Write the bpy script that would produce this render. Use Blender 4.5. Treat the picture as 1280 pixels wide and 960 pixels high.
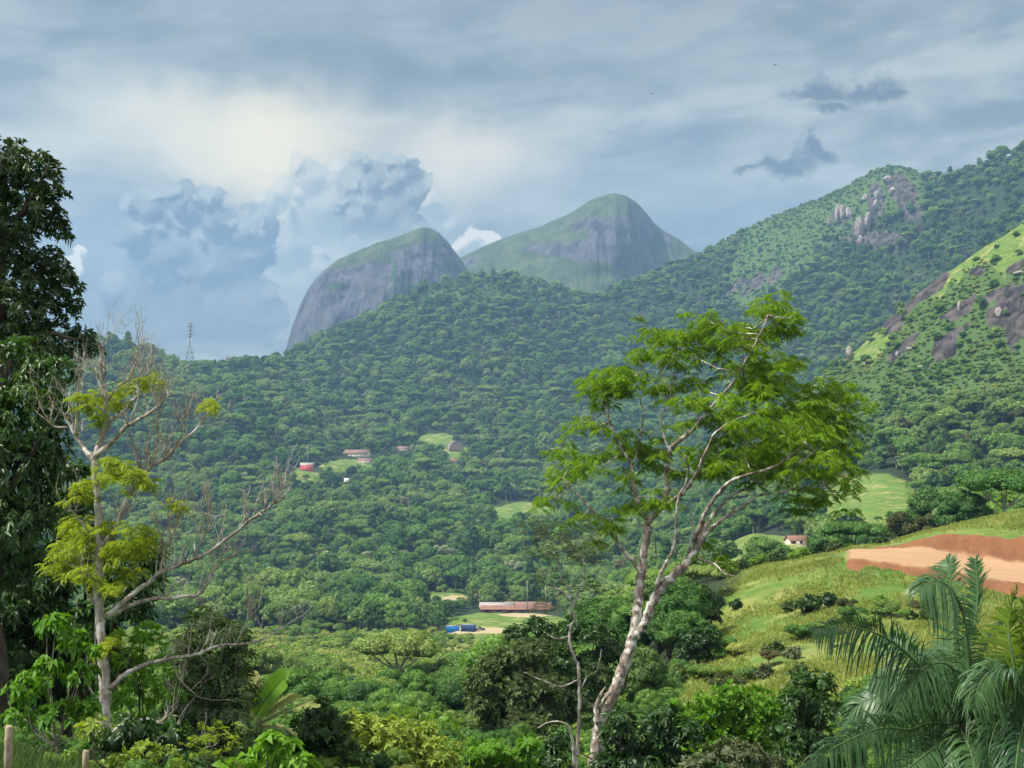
import bpy, bmesh, math, random
import numpy as np
from mathutils import Vector, Matrix

for _o in list(bpy.data.objects):
    bpy.data.objects.remove(_o)
SC = bpy.context.scene
COL = SC.collection
PI = math.pi
rad = math.radians

# ------------------------------------------------------------------ camera
F = 1545.0                      # focal length in pixels of a 1280 px wide frame
PITCH = math.atan(120.0 / F)    # eye level runs through row 600
cam_d = bpy.data.cameras.new('camera')
cam_d.sensor_fit = 'HORIZONTAL'
cam_d.sensor_width = 36.0
cam_d.lens = 36.0 * F / 1280.0
cam_d.clip_start = 0.2
cam_d.clip_end = 40000.0
cam = bpy.data.objects.new('camera', cam_d)
COL.objects.link(cam)
cam.location = (0, 0, 0)
cam.rotation_euler = (PI / 2 + PITCH, 0, 0)
SC.camera = cam

# ------------------------------------------------------------------ exposure, sun
EXPO = 1.05
SUN_AZ, SUN_EL = rad(-104), rad(57)      # on the left, high, through thin cloud
SUN_STRENGTH = 3.9
SC.view_settings.view_transform = 'Standard'
SC.view_settings.look = 'None'
SC.view_settings.exposure = EXPO
SC.view_settings.gamma = 1.0
SC.view_settings.use_curve_mapping = False
SC.render.engine = 'CYCLES'
cy = SC.cycles
cy.use_denoising = True
cy.max_bounces = 6
cy.diffuse_bounces = 3
cy.glossy_bounces = 2
cy.transmission_bounces = 3
cy.transparent_max_bounces = 4
cy.volume_bounces = 0
cy.use_adaptive_sampling = True
cy.adaptive_threshold = 0.02
cy.sample_clamp_indirect = 4.0

sun_d = bpy.data.lights.new('sun', 'SUN')
sun_d.energy = SUN_STRENGTH
sun_d.angle = rad(5)
sun_d.color = (1.0, 0.95, 0.86)
sun = bpy.data.objects.new('sun', sun_d)
COL.objects.link(sun)
_sv = Vector((math.sin(SUN_AZ) * math.cos(SUN_EL), math.cos(SUN_AZ) * math.cos(SUN_EL), math.sin(SUN_EL)))
sun.rotation_euler = _sv.to_track_quat('Z', 'Y').to_euler()
sun.location = (-50, 0, 200)

# ------------------------------------------------------------------ picture directions -> world
CP, SP = math.cos(PITCH), math.sin(PITCH)
def pdir(px, py):
    a = (np.asarray(px, float) - 640.0) / F
    b = (480.0 - np.asarray(py, float)) / F
    return a, CP - b * SP, SP + b * CP
def at(px, py, Y):
    x, y, z = pdir(px, py)
    t = Y / y
    return np.stack(np.broadcast_arrays(x * t, y * t, z * t), -1)
def pt(px, py, Y):
    return Vector(at(px, py, Y).tolist())
def azel(px, py):
    x, y, z = pdir(px, py)
    return math.degrees(math.atan2(x, y)), math.degrees(math.atan2(z, math.hypot(x, y)))

# ------------------------------------------------------------------ node helper
class G:
    """a small builder for node trees"""
    def __init__(s, tree): s.t = tree; s.n = tree.nodes; s.l = tree.links
    def node(s, typ, **kw):
        n = s.n.new(typ)
        for k, v in kw.items(): setattr(n, k, v)
        return n
    def put(s, sock, v):
        if v is None: return
        if isinstance(v, bpy.types.NodeSocket): s.l.new(v, sock)
        else:
            try: sock.default_value = v
            except Exception: sock.default_value = tuple(v) + (1.0,)
    def m(s, op, a, b=None, c=None, clamp=False):
        n = s.node('ShaderNodeMath', operation=op, use_clamp=clamp)
        for i, v in enumerate((a, b, c)): s.put(n.inputs[i], v)
        return n.outputs[0]
    def add(s, a, b): return s.m('ADD', a, b)
    def sub(s, a, b): return s.m('SUBTRACT', a, b)
    def mul(s, a, b): return s.m('MULTIPLY', a, b)
    def mx(s, a, b): return s.m('MAXIMUM', a, b)
    def v(s, op, a, b=None, out=0):
        n = s.node('ShaderNodeVectorMath', operation=op)
        s.put(n.inputs[0], a)
        if b is not None: s.put(n.inputs[1], b)
        return n.outputs[out]
    def sstep(s, x, lo, hi, a=0.0, b=1.0):
        n = s.node('ShaderNodeMapRange', interpolation_type='SMOOTHSTEP')
        s.put(n.inputs[0], x)
        for i, q in enumerate((lo, hi, a, b)): s.put(n.inputs[1 + i], q)
        return n.outputs[0]
    def mix(s, f, a, b, blend='MIX'):
        n = s.node('ShaderNodeMix', data_type='RGBA', blend_type=blend)
        s.put(n.inputs[0], f); s.put(n.inputs[6], c4(a)); s.put(n.inputs[7], c4(b))
        return n.outputs[2]
    def noise(s, vec, scale, detail=3, rough=0.55, dist=0.0, col=False):
        n = s.node('ShaderNodeTexNoise')
        s.put(n.inputs['Vector'], vec); s.put(n.inputs['Scale'], scale)
        s.put(n.inputs['Detail'], detail); s.put(n.inputs['Roughness'], rough); s.put(n.inputs['Distortion'], dist)
        return n.outputs['Color' if col else 'Fac']
    def comb(s, x, y, z):
        n = s.node('ShaderNodeCombineXYZ')
        for i, q in enumerate((x, y, z)): s.put(n.inputs[i], q)
        return n.outputs[0]
    def sep(s, v):
        n = s.node('ShaderNodeSeparateXYZ'); s.put(n.inputs[0], v)
        return n.outputs
    def attr(s, name):
        return s.node('ShaderNodeAttribute', attribute_name=name).outputs['Fac']
def c4(c):
    return tuple(c) + (1.0,) if isinstance(c, (tuple, list)) and len(c) == 3 else c
def srgb(r, g, b):
    f = lambda u: (u / 12.92) if u <= 0.04045 else ((u + 0.055) / 1.055) ** 2.4
    return tuple(f(q / 255.0) for q in (r, g, b))

# ------------------------------------------------------------------ world: daylight sky behind broken grey cloud
SKY_K = 1.0
HI = lambda *c: tuple(c)
def build_world():
    w = bpy.data.worlds.new('World'); SC.world = w; w.use_nodes = True
    t = w.node_tree; t.nodes.clear(); g = G(t)
    d = g.node('ShaderNodeTexCoord').outputs['Generated']
    x, y, z = g.sep(d)
    az = g.mul(g.m('ARCTAN2', x, y), 180 / PI)
    el = g.mul(g.m('ARCSINE', z), 180 / PI)
    # turbulent angle coordinates, in degrees
    n_big = g.v('SUBTRACT', g.noise(d, 7.0, 5, 0.55, col=True), (0.5, 0.5, 0.5))
    n_fine = g.v('SUBTRACT', g.noise(d, 34.0, 6, 0.58, col=True), (0.5, 0.5, 0.5))
    A0 = g.comb(az, el, 0.0)
    flat = lambda v, k: g.v('MULTIPLY', v, (k, k, 0.0))
    Asoft = g.v('ADD', A0, flat(n_big, 7.0))
    Asoft = g.v('ADD', Asoft, flat(n_fine, 1.0))
    Apuff = g.v('ADD', g.v('ADD', A0, flat(n_big, 1.3)), flat(n_fine, 1.5))
    def blob(A, px, py, rx, ry):
        ca, ce = azel(px, py)
        q = g.v('MULTIPLY', g.v('SUBTRACT', A, (ca, ce, 0)), (27.0 / rx, 27.0 / ry, 0))
        return g.sub(1.0, g.v('LENGTH', q, out=1))
    def puffs(A, lst):
        r = None
        for p in lst:
            b = blob(A, p[0], p[1], p[2], p[3] if len(p) > 3 else p[2])
            r = b if r is None else g.mx(r, b)
        return r
    def gauss(A, px, py, rx, ry):
        ca, ce = azel(px, py)
        q = g.v('MULTIPLY', g.v('SUBTRACT', A, (ca, ce, 0)), (27.0 / rx, 27.0 / ry, 0))
        l = g.v('LENGTH', q, out=1)
        return g.m('EXPONENT', g.mul(g.mul(l, l), -1.0))
    # high stratus: slanted streaks
    st_v = g.comb(g.add(g.mul(az, 0.05), g.mul(el, 0.06)), g.sub(g.mul(el, 0.17), g.mul(az, 0.03)), 0.0)
    streak = g.noise(st_v, 2.3, 6, 0.52, 0.5)
    streak2 = g.noise(st_v, 6.0, 5, 0.5, 0.3)
    f = g.sstep(g.add(g.mul(streak, 0.75), g.mul(streak2, 0.25)), 0.36, 0.66)
    col = g.mix(f, srgb(128, 149, 167), srgb(200, 212, 213))
    # darker mauve lid at the top of the picture
    lid = g.sstep(g.add(el, g.mul(g.sub(streak, 0.5), 9.0)), 17.0, 24.0)
    col = g.mix(g.mul(lid, 0.7), col, srgb(138, 152, 170))
    dark = gauss(Asoft, 480, 95, 330, 42)
    col = g.mix(g.mul(dark, 0.75), col, srgb(122, 143, 162))
    # grey-blue low sky on the left and right
    low = gauss(Asoft, 170, 330, 260, 110)
    col = g.mix(g.mul(low, 0.75), col, srgb(150, 172, 192))
    lowr = gauss(Asoft, 700, 235, 210, 45)
    col = g.mix(g.mul(lowr, 0.65), col, srgb(140, 162, 185))
    lowr2 = gauss(Asoft, 900, 270, 200, 60)
    col = g.mix(g.mul(lowr2, 0.6), col, srgb(160, 184, 204))
    # pale streak on the right
    ps = gauss(Asoft, 1050, 120, 260, 35)
    col = g.mix(g.mul(ps, 0.45), col, srgb(200, 213, 215))
    # glow where the cloud is thin
    g1 = gauss(Asoft, 270, 175, 215, 50)
    g2 = gauss(Asoft, 330, 205, 100, 55)
    g3 = gauss(Asoft, 575, 215, 95, 55)
    col = g.mix(g.mul(g1, 0.72), col, HI(.96, .98, .84))
    col = g.mix(g.mul(g2, 0.85), col, HI(1.08, 1.04, .80))
    col = g.mix(g.mul(g3, 0.75), col, HI(1.0, 1.0, .86))
    bil = g.noise(d, 20.0, 5, 0.55, 0.4)
    bil2 = g.noise(g.v('ADD', d, (0.006, 0.0, 0.016)), 20.0, 5, 0.55, 0.4)   # a step up and to the light
    rel = g.mul(g.sub(bil, bil2), 3.6)
    # heaped cloud: every puff is lit along its upper left side, small puffs crowd along the big ones
    def heap(lst, seed, kids=3, size=.42):
        rg = random.Random(seed); out = []
        for p in lst:
            out.append(p)
            for _ in range(kids):
                a = rg.uniform(-0.3, PI + 0.3); q = p[2] * rg.uniform(.62, .95)
                out.append((p[0] + q * math.cos(a), p[1] - q * math.sin(a), p[2] * size * rg.uniform(.7, 1.25)))
        return out
    UP = (-0.22, 0.42, 0.0)
    def cloud(A, lst, soft, dark_c, light_c, k, opac, fade, base=0.24):
        f0 = puffs(A, lst); f1 = puffs(g.v('ADD', A, UP), lst)
        lit = g.m('ADD', g.add(g.mul(g.sub(f0, f1), k), g.mul(rel, .35)), base, clamp=True)
        lit = g.mx(lit, g.mul(g.sstep(f0, .16, 0.0), .6))
        m = g.mul(g.sstep(f0, 0.0, soft), opac)
        if fade: m = g.mul(m, g.sstep(el, azel(640, fade[0])[1], azel(640, fade[1])[1], fade[2], 1.0))
        body = g.sstep(el, azel(640, fade[0])[1], azel(640, fade[1])[1], .0, 1.0) if fade else 1.0
        cc = g.mix(g.mul(lit, body) if fade else lit, dark_c, light_c)
        return g.mix(m, col, cc)
    n_tiny = g.v('SUBTRACT', g.noise(d, 95.0, 4, 0.6, col=True), (0.5, 0.5, 0.5))
    Aheap = g.v('ADD', g.v('ADD', g.v('ADD', A0, flat(n_big, 1.3)), flat(n_fine, 1.9)), flat(n_tiny, .7))
    col = cloud(Aheap, heap([(350, 245, 30), (388, 228, 34), (412, 262, 55), (360, 300, 55), (430, 320, 75), (375, 365, 70), (480, 330, 70), (520, 290, 40)], 2, 2), .30,
                srgb(160, 182, 197), HI(.80, .84, .82), 1.3, .8, (450, 330, 0.0))
    col = cloud(Aheap, heap([(465, 228, 30), (500, 222, 27), (516, 246, 22), (480, 265, 42), (452, 250, 24), (500, 285, 34)], 5, 3), .16,
                srgb(112, 131, 152), srgb(190, 204, 210), 1.25, .92, (340, 250, 0.0))
    col = cloud(Aheap, heap([(182, 262, 32), (222, 254, 34), (262, 276, 38), (308, 284, 30), (333, 280, 22), (172, 292, 30), (205, 320, 50), (262, 330, 56), (318, 312, 30), (225, 385, 70), (295, 390, 62), (165, 370, 42)], 9, 3), .16,
                srgb(110, 130, 153), srgb(186, 202, 210), 1.25, .95, (455, 325, 0.3))
    col = cloud(Aheap, heap([(588, 302, 20), (608, 304, 16), (572, 310, 14), (96, 320, 13), (84, 336, 14), (65, 350, 18)], 4, 2), .3,
                srgb(178, 198, 210), HI(.95, .97, .96), 1.2, .9, None, .5)
    # dark scud on the right
    Ascud = g.v('ADD', g.v('ADD', A0, flat(n_big, 1.6)), flat(n_fine, 3.4))
    b5 = puffs(Ascud, [(980, 212, 52, 17), (1022, 200, 30, 15), (935, 219, 30, 10), (1030, 116, 58, 20), (1085, 113, 50, 22), (1048, 140, 32, 14), (1115, 116, 30, 13)])
    col = g.mix(g.mul(g.sstep(b5, -0.15, 0.75), 0.9), col, srgb(100, 119, 140))
    # overhead and behind the camera the unseen sky is brightened to add fill light
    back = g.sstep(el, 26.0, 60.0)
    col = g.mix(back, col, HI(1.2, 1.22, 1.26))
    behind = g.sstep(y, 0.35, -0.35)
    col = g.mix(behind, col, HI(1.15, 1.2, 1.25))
    sky = g.node('ShaderNodeTexSky', sky_type='NISHITA')
    sky.sun_disc = False; sky.sun_elevation = SUN_EL; sky.sun_rotation = SUN_AZ % (2 * PI); sky.altitude = 900
    k = 10.0 / (2 ** EXPO) * SKY_K
    col = g.v('MULTIPLY', col, (1.10, 1.0, .895))
    cl = g.v('SCALE', col); cl.node.inputs['Scale'].default_value = k
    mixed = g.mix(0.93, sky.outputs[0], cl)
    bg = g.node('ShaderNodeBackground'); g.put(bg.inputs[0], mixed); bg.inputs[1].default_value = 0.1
    out = g.node('ShaderNodeOutputWorld'); g.l.new(bg.outputs[0], out.inputs[0])
    w.cycles.sampling_method = 'MANUAL'; w.cycles.sample_map_resolution = 256
build_world()
# ------------------------------------------------------------------ mesh helpers
def tag(o, label=None, cat=None, group=None, kind=None):
    if label: o['label'] = label
    if cat: o['category'] = cat
    if group: o['group'] = group
    if kind: o['kind'] = kind
    return o
def empty(name, loc, rz=0.0):
    o = bpy.data.objects.new(name, None)
    o.empty_display_size = 0.2
    o.location = loc; o.rotation_euler = (0, 0, rz)
    COL.objects.link(o)
    return o
class MB:
    """collects geometry for ONE mesh object"""
    def __init__(s): s.v = []; s.q = []; s.t = []; s.n = 0
    def add(s, verts, quads=None, tris=None):
        verts = np.asarray(verts, np.float32).reshape(-1, 3)
        if quads is not None and len(quads): s.q.append(np.asarray(quads, np.int64).reshape(-1, 4) + s.n)
        if tris is not None and len(tris): s.t.append(np.asarray(tris, np.int64).reshape(-1, 3) + s.n)
        s.v.append(verts); s.n += len(verts)
        return s
    def mesh(s, name, mat, smooth=False):
        v = np.concatenate(s.v) if s.v else np.zeros((0, 3), np.float32)
        q = np.concatenate(s.q) if s.q else np.zeros((0, 4), np.int64)
        t = np.concatenate(s.t) if s.t else np.zeros((0, 3), np.int64)
        me = bpy.data.meshes.new(name)
        me.vertices.add(len(v)); me.vertices.foreach_set('co', v.astype(np.float32).ravel())
        loops = np.concatenate([q.ravel(), t.ravel()]).astype(np.int32)
        me.loops.add(len(loops)); me.loops.foreach_set('vertex_index', loops)
        nq, nt = len(q), len(t)
        me.polygons.add(nq + nt)
        ls = np.concatenate([np.arange(nq) * 4, nq * 4 + np.arange(nt) * 3]).astype(np.int32)
        me.polygons.foreach_set('loop_start', ls)
        try: me.polygons.foreach_set('loop_total', np.concatenate([np.full(nq, 4), np.full(nt, 3)]).astype(np.int32))
        except Exception: pass
        if smooth: me.polygons.foreach_set('use_smooth', np.ones(nq + nt, bool))
        me.update(calc_edges=True)
        if mat: me.materials.append(mat)
        return me
    def build(s, name, mat, parent=None, smooth=False, offset=None):
        """link the collected geometry; offset = world position subtracted so the object sits at its thing's base"""
        if offset is not None:
            s.v = [a - np.asarray(offset, np.float32) for a in s.v]
        me = s.mesh(name, mat, smooth)
        o = bpy.data.objects.new(name, me); COL.objects.link(o)
        if parent: o.parent = parent
        elif offset is not None: o.location = tuple(offset)
        return o
    # ---- shapes
    def box(s, c, size, rz=0.0, taper=1.0):
        sx, sy, sz = [q / 2 for q in size]
        p = np.array([[-sx, -sy, -sz], [sx, -sy, -sz], [sx, sy, -sz], [-sx, sy, -sz],
                      [-sx * taper, -sy * taper, sz], [sx * taper, -sy * taper, sz], [sx * taper, sy * taper, sz], [-sx * taper, sy * taper, sz]])
        cs, sn = math.cos(rz), math.sin(rz)
        p = np.stack([p[:, 0] * cs - p[:, 1] * sn, p[:, 0] * sn + p[:, 1] * cs, p[:, 2]], 1) + np.asarray(c)
        return s.add(p, [[0, 3, 2, 1], [4, 5, 6, 7], [0, 1, 5, 4], [1, 2, 6, 5], [2, 3, 7, 6], [3, 0, 4, 7]])
    def bar(s, a, b, w, n=4):
        return s.tube([a, b], [w, w], n, resample=False)
    def tube(s, pts, radii, n=7, resample=True, sub=5, wob=0.0, rng=None, cap=True):
        P = np.asarray(pts, float); R = np.asarray(radii, float)
        if resample and len(P) > 2:
            P, R = catmull(P, R, sub)
        if wob and rng is not None:
            P = P.copy(); P[1:-1] += rng.normal(0, wob, (len(P) - 2, 3))
        T = np.gradient(P, axis=0); T /= np.linalg.norm(T, axis=1)[:, None] + 1e-9
        ref = np.array([1.0, 0, 0]) if abs(T[0, 0]) < 0.8 else np.array([0, 1.0, 0])
        U = np.zeros_like(P)
        u = ref - T[0] * np.dot(ref, T[0])
        for i in range(len(P)):
            u = u - T[i] * np.dot(u, T[i]); u /= np.linalg.norm(u) + 1e-9; U[i] = u
        V = np.cross(T, U)
        a = np.arange(n) * 2 * PI / n
        rr = R[:, None]
        if rng is not None and wob:
            rr = rr * (1 + rng.normal(0, 0.10, (len(P), n)))
        ring = P[:, None, :] + rr[..., None] * (np.cos(a)[None, :, None] * U[:, None, :] + np.sin(a)[None, :, None] * V[:, None, :])
        k = len(P); idx = np.arange(k * n).reshape(k, n)
        a0, a1 = idx[:-1], idx[1:]
        quads = np.stack([a0, np.roll(a0, -1, 1), np.roll(a1, -1, 1), a1], -1).reshape(-1, 4)
        v = ring.reshape(-1, 3)
        tris = None
        if cap:
            v = np.vstack([v, P[0], P[-1]])
            i0, i1 = k * n, k * n + 1
            tris = [[i0, idx[0, (j + 1) % n], idx[0, j]] for j in range(n)] + [[i1, idx[-1, j], idx[-1, (j + 1) % n]] for j in range(n)]
        return s.add(v, quads, tris)
def catmull(P, R, sub):
    P = np.asarray(P, float); R = np.asarray(R, float)
    A = np.vstack([2 * P[0] - P[1], P, 2 * P[-1] - P[-2]])
    out, ro = [], []
    for i in range(1, len(A) - 2):
        p0, p1, p2, p3 = A[i - 1:i + 3]
        for k in range(sub):
            t = k / sub
            out.append(0.5 * (2 * p1 + (p2 - p0) * t + (2 * p0 - 5 * p1 + 4 * p2 - p3) * t * t + (3 * p1 - p0 - 3 * p2 + p3) * t ** 3))
            ro.append(R[i - 1] * (1 - t) + R[i] * t)
    out.append(P[-1]); ro.append(R[-1])
    return np.array(out), np.array(ro)
def unit(a): return a / (np.linalg.norm(a, axis=-1, keepdims=True) + 1e-9)

_ico = {}
def ico(sub):
    if sub not in _ico:
        bm = bmesh.new(); bmesh.ops.create_icosphere(bm, subdivisions=sub, radius=1.0)
        bm.verts.ensure_lookup_table()
        _ico[sub] = (np.array([v.co[:] for v in bm.verts]), np.array([[v.index for v in f.verts] for f in bm.faces]))
        bm.free()
    return _ico[sub]
def sphere_dirs(rng, n, zmin=-1.0):
    z = rng.uniform(zmin, 1, n); a = rng.uniform(0, 2 * PI, n); r = np.sqrt(np.maximum(0, 1 - z * z))
    return np.stack([r * np.cos(a), r * np.sin(a), z], 1)

# ---- leaves: every leaf is two triangles folded along its midrib
def leaves(mb, base, axis, normal, L, W, droop=0.15, fold=0.25, mid=0.45):
    n = len(base)
    L = np.broadcast_to(np.asarray(L, float), (n,))[:, None]; W = np.broadcast_to(np.asarray(W, float), (n,))[:, None]
    axis = unit(axis); side = unit(np.cross(axis, normal)); nn = np.cross(side, axis)
    tip = base + axis * L - np.array([0, 0, 1.0]) * L * droop
    m = base + axis * L * mid + nn * W * fold
    l = m + side * W * 0.5; r = m - side * W * 0.5
    v = np.stack([base, l, tip, r], 1).reshape(-1, 3)
    i = np.arange(n)[:, None] * 4
    mb.add(v, None, np.concatenate([i + [[0, 2, 1]], i + [[0, 3, 2]]]))
def whorls(mb, rng, P, D, k, L, W, spread=60, droop=0.25):
    n = len(P); D = unit(D)
    ref = np.where(np.abs(D[:, 2:3]) < 0.9, np.array([[0, 0, 1.0]]), np.array([[1.0, 0, 0]]))
    U = unit(np.cross(D, ref)); V = np.cross(D, U)
    ph = rng.uniform(0, 2 * PI, n)[:, None] + np.arange(k)[None] * 2.39996
    sp = rad(spread) * rng.uniform(0.6, 1.25, (n, k))
    ax = D[:, None] * np.cos(sp)[..., None] + np.sin(sp)[..., None] * (np.cos(ph)[..., None] * U[:, None] + np.sin(ph)[..., None] * V[:, None])
    base = np.repeat(P, k, 0) + D.repeat(k, 0) * (rng.uniform(-0.5, 0.1, n * k)[:, None] * np.mean(L))
    ax = ax.reshape(-1, 3)
    nor = unit(D.repeat(k, 0) * 1.0 + np.array([0, 0, 0.5]) + rng.normal(0, 0.15, (n * k, 3)))
    s = rng.uniform(0.65, 1.2, n * k)
    leaves(mb, base, ax, nor, L * s, W * s, droop)

# ---- value noise for the terrain
def _hash(i, j, seed):
    h = (i.astype(np.int64) * 374761393 + j.astype(np.int64) * 668265263 + seed * 1442695041) & 0xFFFFFFFF
    h = ((h ^ (h >> 13)) * 1274126177) & 0xFFFFFFFF
    return ((h ^ (h >> 16)) & 0xFFFF) / 65535.0
def vnoise(x, y, seed=0):
    i, j = np.floor(x), np.floor(y); fx, fy = x - i, y - j
    fx = fx * fx * (3 - 2 * fx); fy = fy * fy * (3 - 2 * fy)
    a, b = _hash(i, j, seed), _hash(i + 1, j, seed); c, d = _hash(i, j + 1, seed), _hash(i + 1, j + 1, seed)
    return (a * (1 - fx) + b * fx) * (1 - fy) + (c * (1 - fx) + d * fx) * fy
def fbm(x, y, seed=0, oct=4, gain=0.5):
    s, a, t = 0, 1.0, 0
    for o in range(oct):
        s = s + a * (vnoise(x, y, seed + o * 17) - 0.5); t += a; a *= gain; x = x * 2.03 + 7.1; y = y * 2.03 + 3.7
    return s / t * 2
def sst(x, lo, hi):
    t = np.clip((x - lo) / (hi - lo), 0, 1); return t * t * (3 - 2 * t)

# ------------------------------------------------------------------ materials
def mat(name):
    m = bpy.data.materials.new(name); m.use_nodes = True
    m.node_tree.nodes.clear(); g = G(m.node_tree)
    return m, g
def finish(m, g, color, rough=0.8, spec=0.3, normal=None, metal=0.0):
    b = g.node('ShaderNodeBsdfPrincipled')
    g.put(b.inputs['Base Color'], c4(color)); g.put(b.inputs['Roughness'], rough)
    b.inputs['Specular IOR Level'].default_value = spec; b.inputs['Metallic'].default_value = metal
    if normal is not None: g.l.new(normal, b.inputs['Normal'])
    o = g.node('ShaderNodeOutputMaterial'); g.l.new(b.outputs[0], o.inputs[0])
    return m
def bump(g, h, strength=0.5, dist=0.1):
    n = g.node('ShaderNodeBump'); n.inputs['Strength'].default_value = strength; n.inputs['Distance'].default_value = dist
    g.l.new(h, n.inputs['Height']); return n.outputs[0]
def plain(name, col, var=0.15, scale=3.0, rough=0.75, spec=0.3, metal=0.0, bmp=0.0):
    m, g = mat(name)
    p = g.node('ShaderNodeTexCoord').outputs['Object']
    n = g.noise(p, scale, 4)
    c = g.mix(n, tuple(q * (1 - var) for q in col), tuple(min(1, q * (1 + var)) for q in col))
    return finish(m, g, c, rough, spec, bump(g, n, bmp, 0.02) if bmp else None, metal)
def leafmat(name, c_a, c_b, c_c=None, trans=0.35, rough=0.55, spec=0.25, scale=0.6, rand=0.35, patch=None, tcol=(1.25, 1.25, 0.55)):
    """leaf green that wanders between two or three tones, by tree, by clump and by leaf"""
    m, g = mat(name)
    geo = g.node('ShaderNodeNewGeometry')
    oi = g.node('ShaderNodeObjectInfo')
    pos = g.node('ShaderNodeTexCoord').outputs['Object']
    n = g.noise(pos, scale, 3, 0.6)
    isl = geo.outputs['Random Per Island']
    f = g.add(g.mul(g.sub(n, 0.5), 1.3), g.mul(isl, 0.5))
    f = g.m('ADD', f, g.add(0.22, g.mul(g.sub(oi.outputs['Random'], 0.5), rand * 2)), clamp=True)
    col = g.mix(f, c_a, c_b)
    if c_c is not None:
        w = g.noise(oi.outputs['Location'], patch or 0.01, 3, 0.6)
        wf = g.m('ADD', g.sstep(w, 0.45, 0.68), g.sstep(g.m('FRACT', g.mul(oi.outputs['Random'], 7.31)), 0.82, 1.0), clamp=True)
        col = g.mix(g.mul(wf, 0.75), col, c_c)
    b = g.node('ShaderNodeBsdfPrincipled')
    g.put(b.inputs['Base Color'], col); b.inputs['Roughness'].default_value = rough; b.inputs['Specular IOR Level'].default_value = spec
    t = g.node('ShaderNodeBsdfTranslucent')
    g.put(t.inputs[0], g.mix(1.0, col, c4(tcol), 'MULTIPLY'))
    mx = g.node('ShaderNodeMixShader'); mx.inputs[0].default_value = trans
    g.l.new(b.outputs[0], mx.inputs[1]); g.l.new(t.outputs[0], mx.inputs[2])
    o = g.node('ShaderNodeOutputMaterial'); g.l.new(mx.outputs[0], o.inputs[0])
    return m
def barkmat(name, ca, cb, scale=6.0, blotch=None, bs=2.0):
    m, g = mat(name)
    p = g.node('ShaderNodeTexCoord').outputs['Object']
    sv = g.v('MULTIPLY', p, (1, 1, 0.35))
    n = g.noise(sv, scale, 5, 0.65, 0.5)
    c = g.mix(g.sstep(n, 0.35, 0.65), ca, cb)
    if blotch:
        k = g.noise(p, bs, 4, 0.6)
        c = g.mix(g.sstep(k, 0.5, 0.6), c, blotch)
    return finish(m, g, c, 0.9, 0.2, bump(g, n, 0.6, 0.03))
# ------------------------------------------------------------------ terrain: one sheet, polar grid about the viewpoint
# every ring: distance, then (column, row) of where the ground lies at that distance
RINGS = [
 (90,  [(-150,905),(130,905),(250,915),(400,930),(590,936),(750,928),(820,892),(870,864),(1000,828),(1100,812),(1200,800),(1280,792),(1430,780)]),
 (118, [(-150,895),(130,893),(400,905),(590,908),(750,892),(820,832),(870,792),(960,758),(1040,738),(1100,731),(1200,743),(1280,755),(1430,768)]),
 (124.5,[(-150,890),(130,890),(400,900),(590,902),(750,886),(820,806),(870,764),(960,731),(1040,708),(1066,697.5),(1100,699.5),(1200,716),(1280,731),(1430,748)]),
 (138, [(-150,889),(130,885),(400,893),(590,893),(750,878),(820,778),(870,738),(960,711),(1040,694),(1066,687),(1100,686.5),(1140,684.5),(1168,686),(1200,694),(1220,697),(1280,703),(1430,715)]),
 (140.5,[(-150,889),(130,885),(400,892),(590,892),(750,877),(820,776),(870,736),(960,709.5),(1040,693),(1066,686),(1100,684.5),(1130,680),(1170,668.5),(1190,667),(1240,671),(1280,675),(1430,683)]),
 (160, [(-150,885),(130,880),(400,888),(590,890),(750,870),(820,764),(870,726),(960,705),(1040,692),(1100,683),(1150,667),(1200,655),(1280,638),(1430,620)]),
 (210, [(-150,880),(130,878),(400,882),(590,878),(750,860),(870,778),(960,738),(1040,715),(1100,705),(1200,690),(1280,684),(1430,680)]),
 (300, [(-150,850),(400,850),(590,848),(750,840),(870,785),(960,735),(1000,718),(1100,700),(1200,680),(1280,672),(1430,665)]),
 (430, [(-150,815),(590,815),(750,808),(870,745),(900,715),(1000,695),(1060,690),(1100,676),(1200,668),(1280,662),(1430,655)]),
 (560, [(-150,792),(590,789),(680,788),(750,780),(870,715),(900,690),(1000,670),(1060,650),(1100,640),(1200,640),(1280,634),(1430,628)]),
 (680, [(-150,772),(590,766),(680,762),(750,765),(870,705),(950,665),(1010,645),(1060,612),(1100,600),(1200,600),(1280,592),(1430,585)]),
 (850, [(-150,735),(590,738),(750,736),(870,690),(950,640),(1000,600),(1060,555),(1100,528),(1200,490),(1280,462),(1430,420)]),
 (1050,[(-150,690),(250,690),(400,682),(640,682),(750,685),(870,655),(930,590),(970,535),(1005,490),(1040,462),(1060,448),(1100,412),(1140,378),(1180,345),(1230,311),(1280,280),(1430,190)]),
 (1250,[(-150,640),(400,636),(640,640),(750,640),(870,628),(1000,598),(1100,560),(1200,540),(1280,520),(1430,490)]),
 (1550,[(-150,588),(250,590),(400,584),(590,588),(750,588),(870,578),(1000,560),(1100,535),(1200,510),(1280,490),(1430,460)]),
 (1950,[(-150,500),(130,505),(250,520),(400,528),(590,512),(680,510),(750,516),(870,490),(1000,450),(1100,425),(1200,410),(1280,400),(1430,380)]),
 (2300,[(-150,455),(130,458),(250,484),(340,482),(400,468),(500,432),(590,412),(660,424),(730,438),(800,425),(870,400),(1000,345),(1100,305),(1160,300),(1200,300),(1280,280),(1430,250)]),
 (2600,[(-150,405),(0,424),(100,424),(140,428),(180,437),(215,451),(232,457),(262,457),(300,453),(340,456),(362,449),(400,430),(450,402),(500,377),(550,355),(590,346),(640,351),(700,365),(735,375),(790,355),(870,327),(940,286),(1000,261),(1050,241),(1085,220),(1108,209),(1130,211),(1160,223),(1190,223),(1230,205),(1280,187),(1430,145)]),
]
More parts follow.
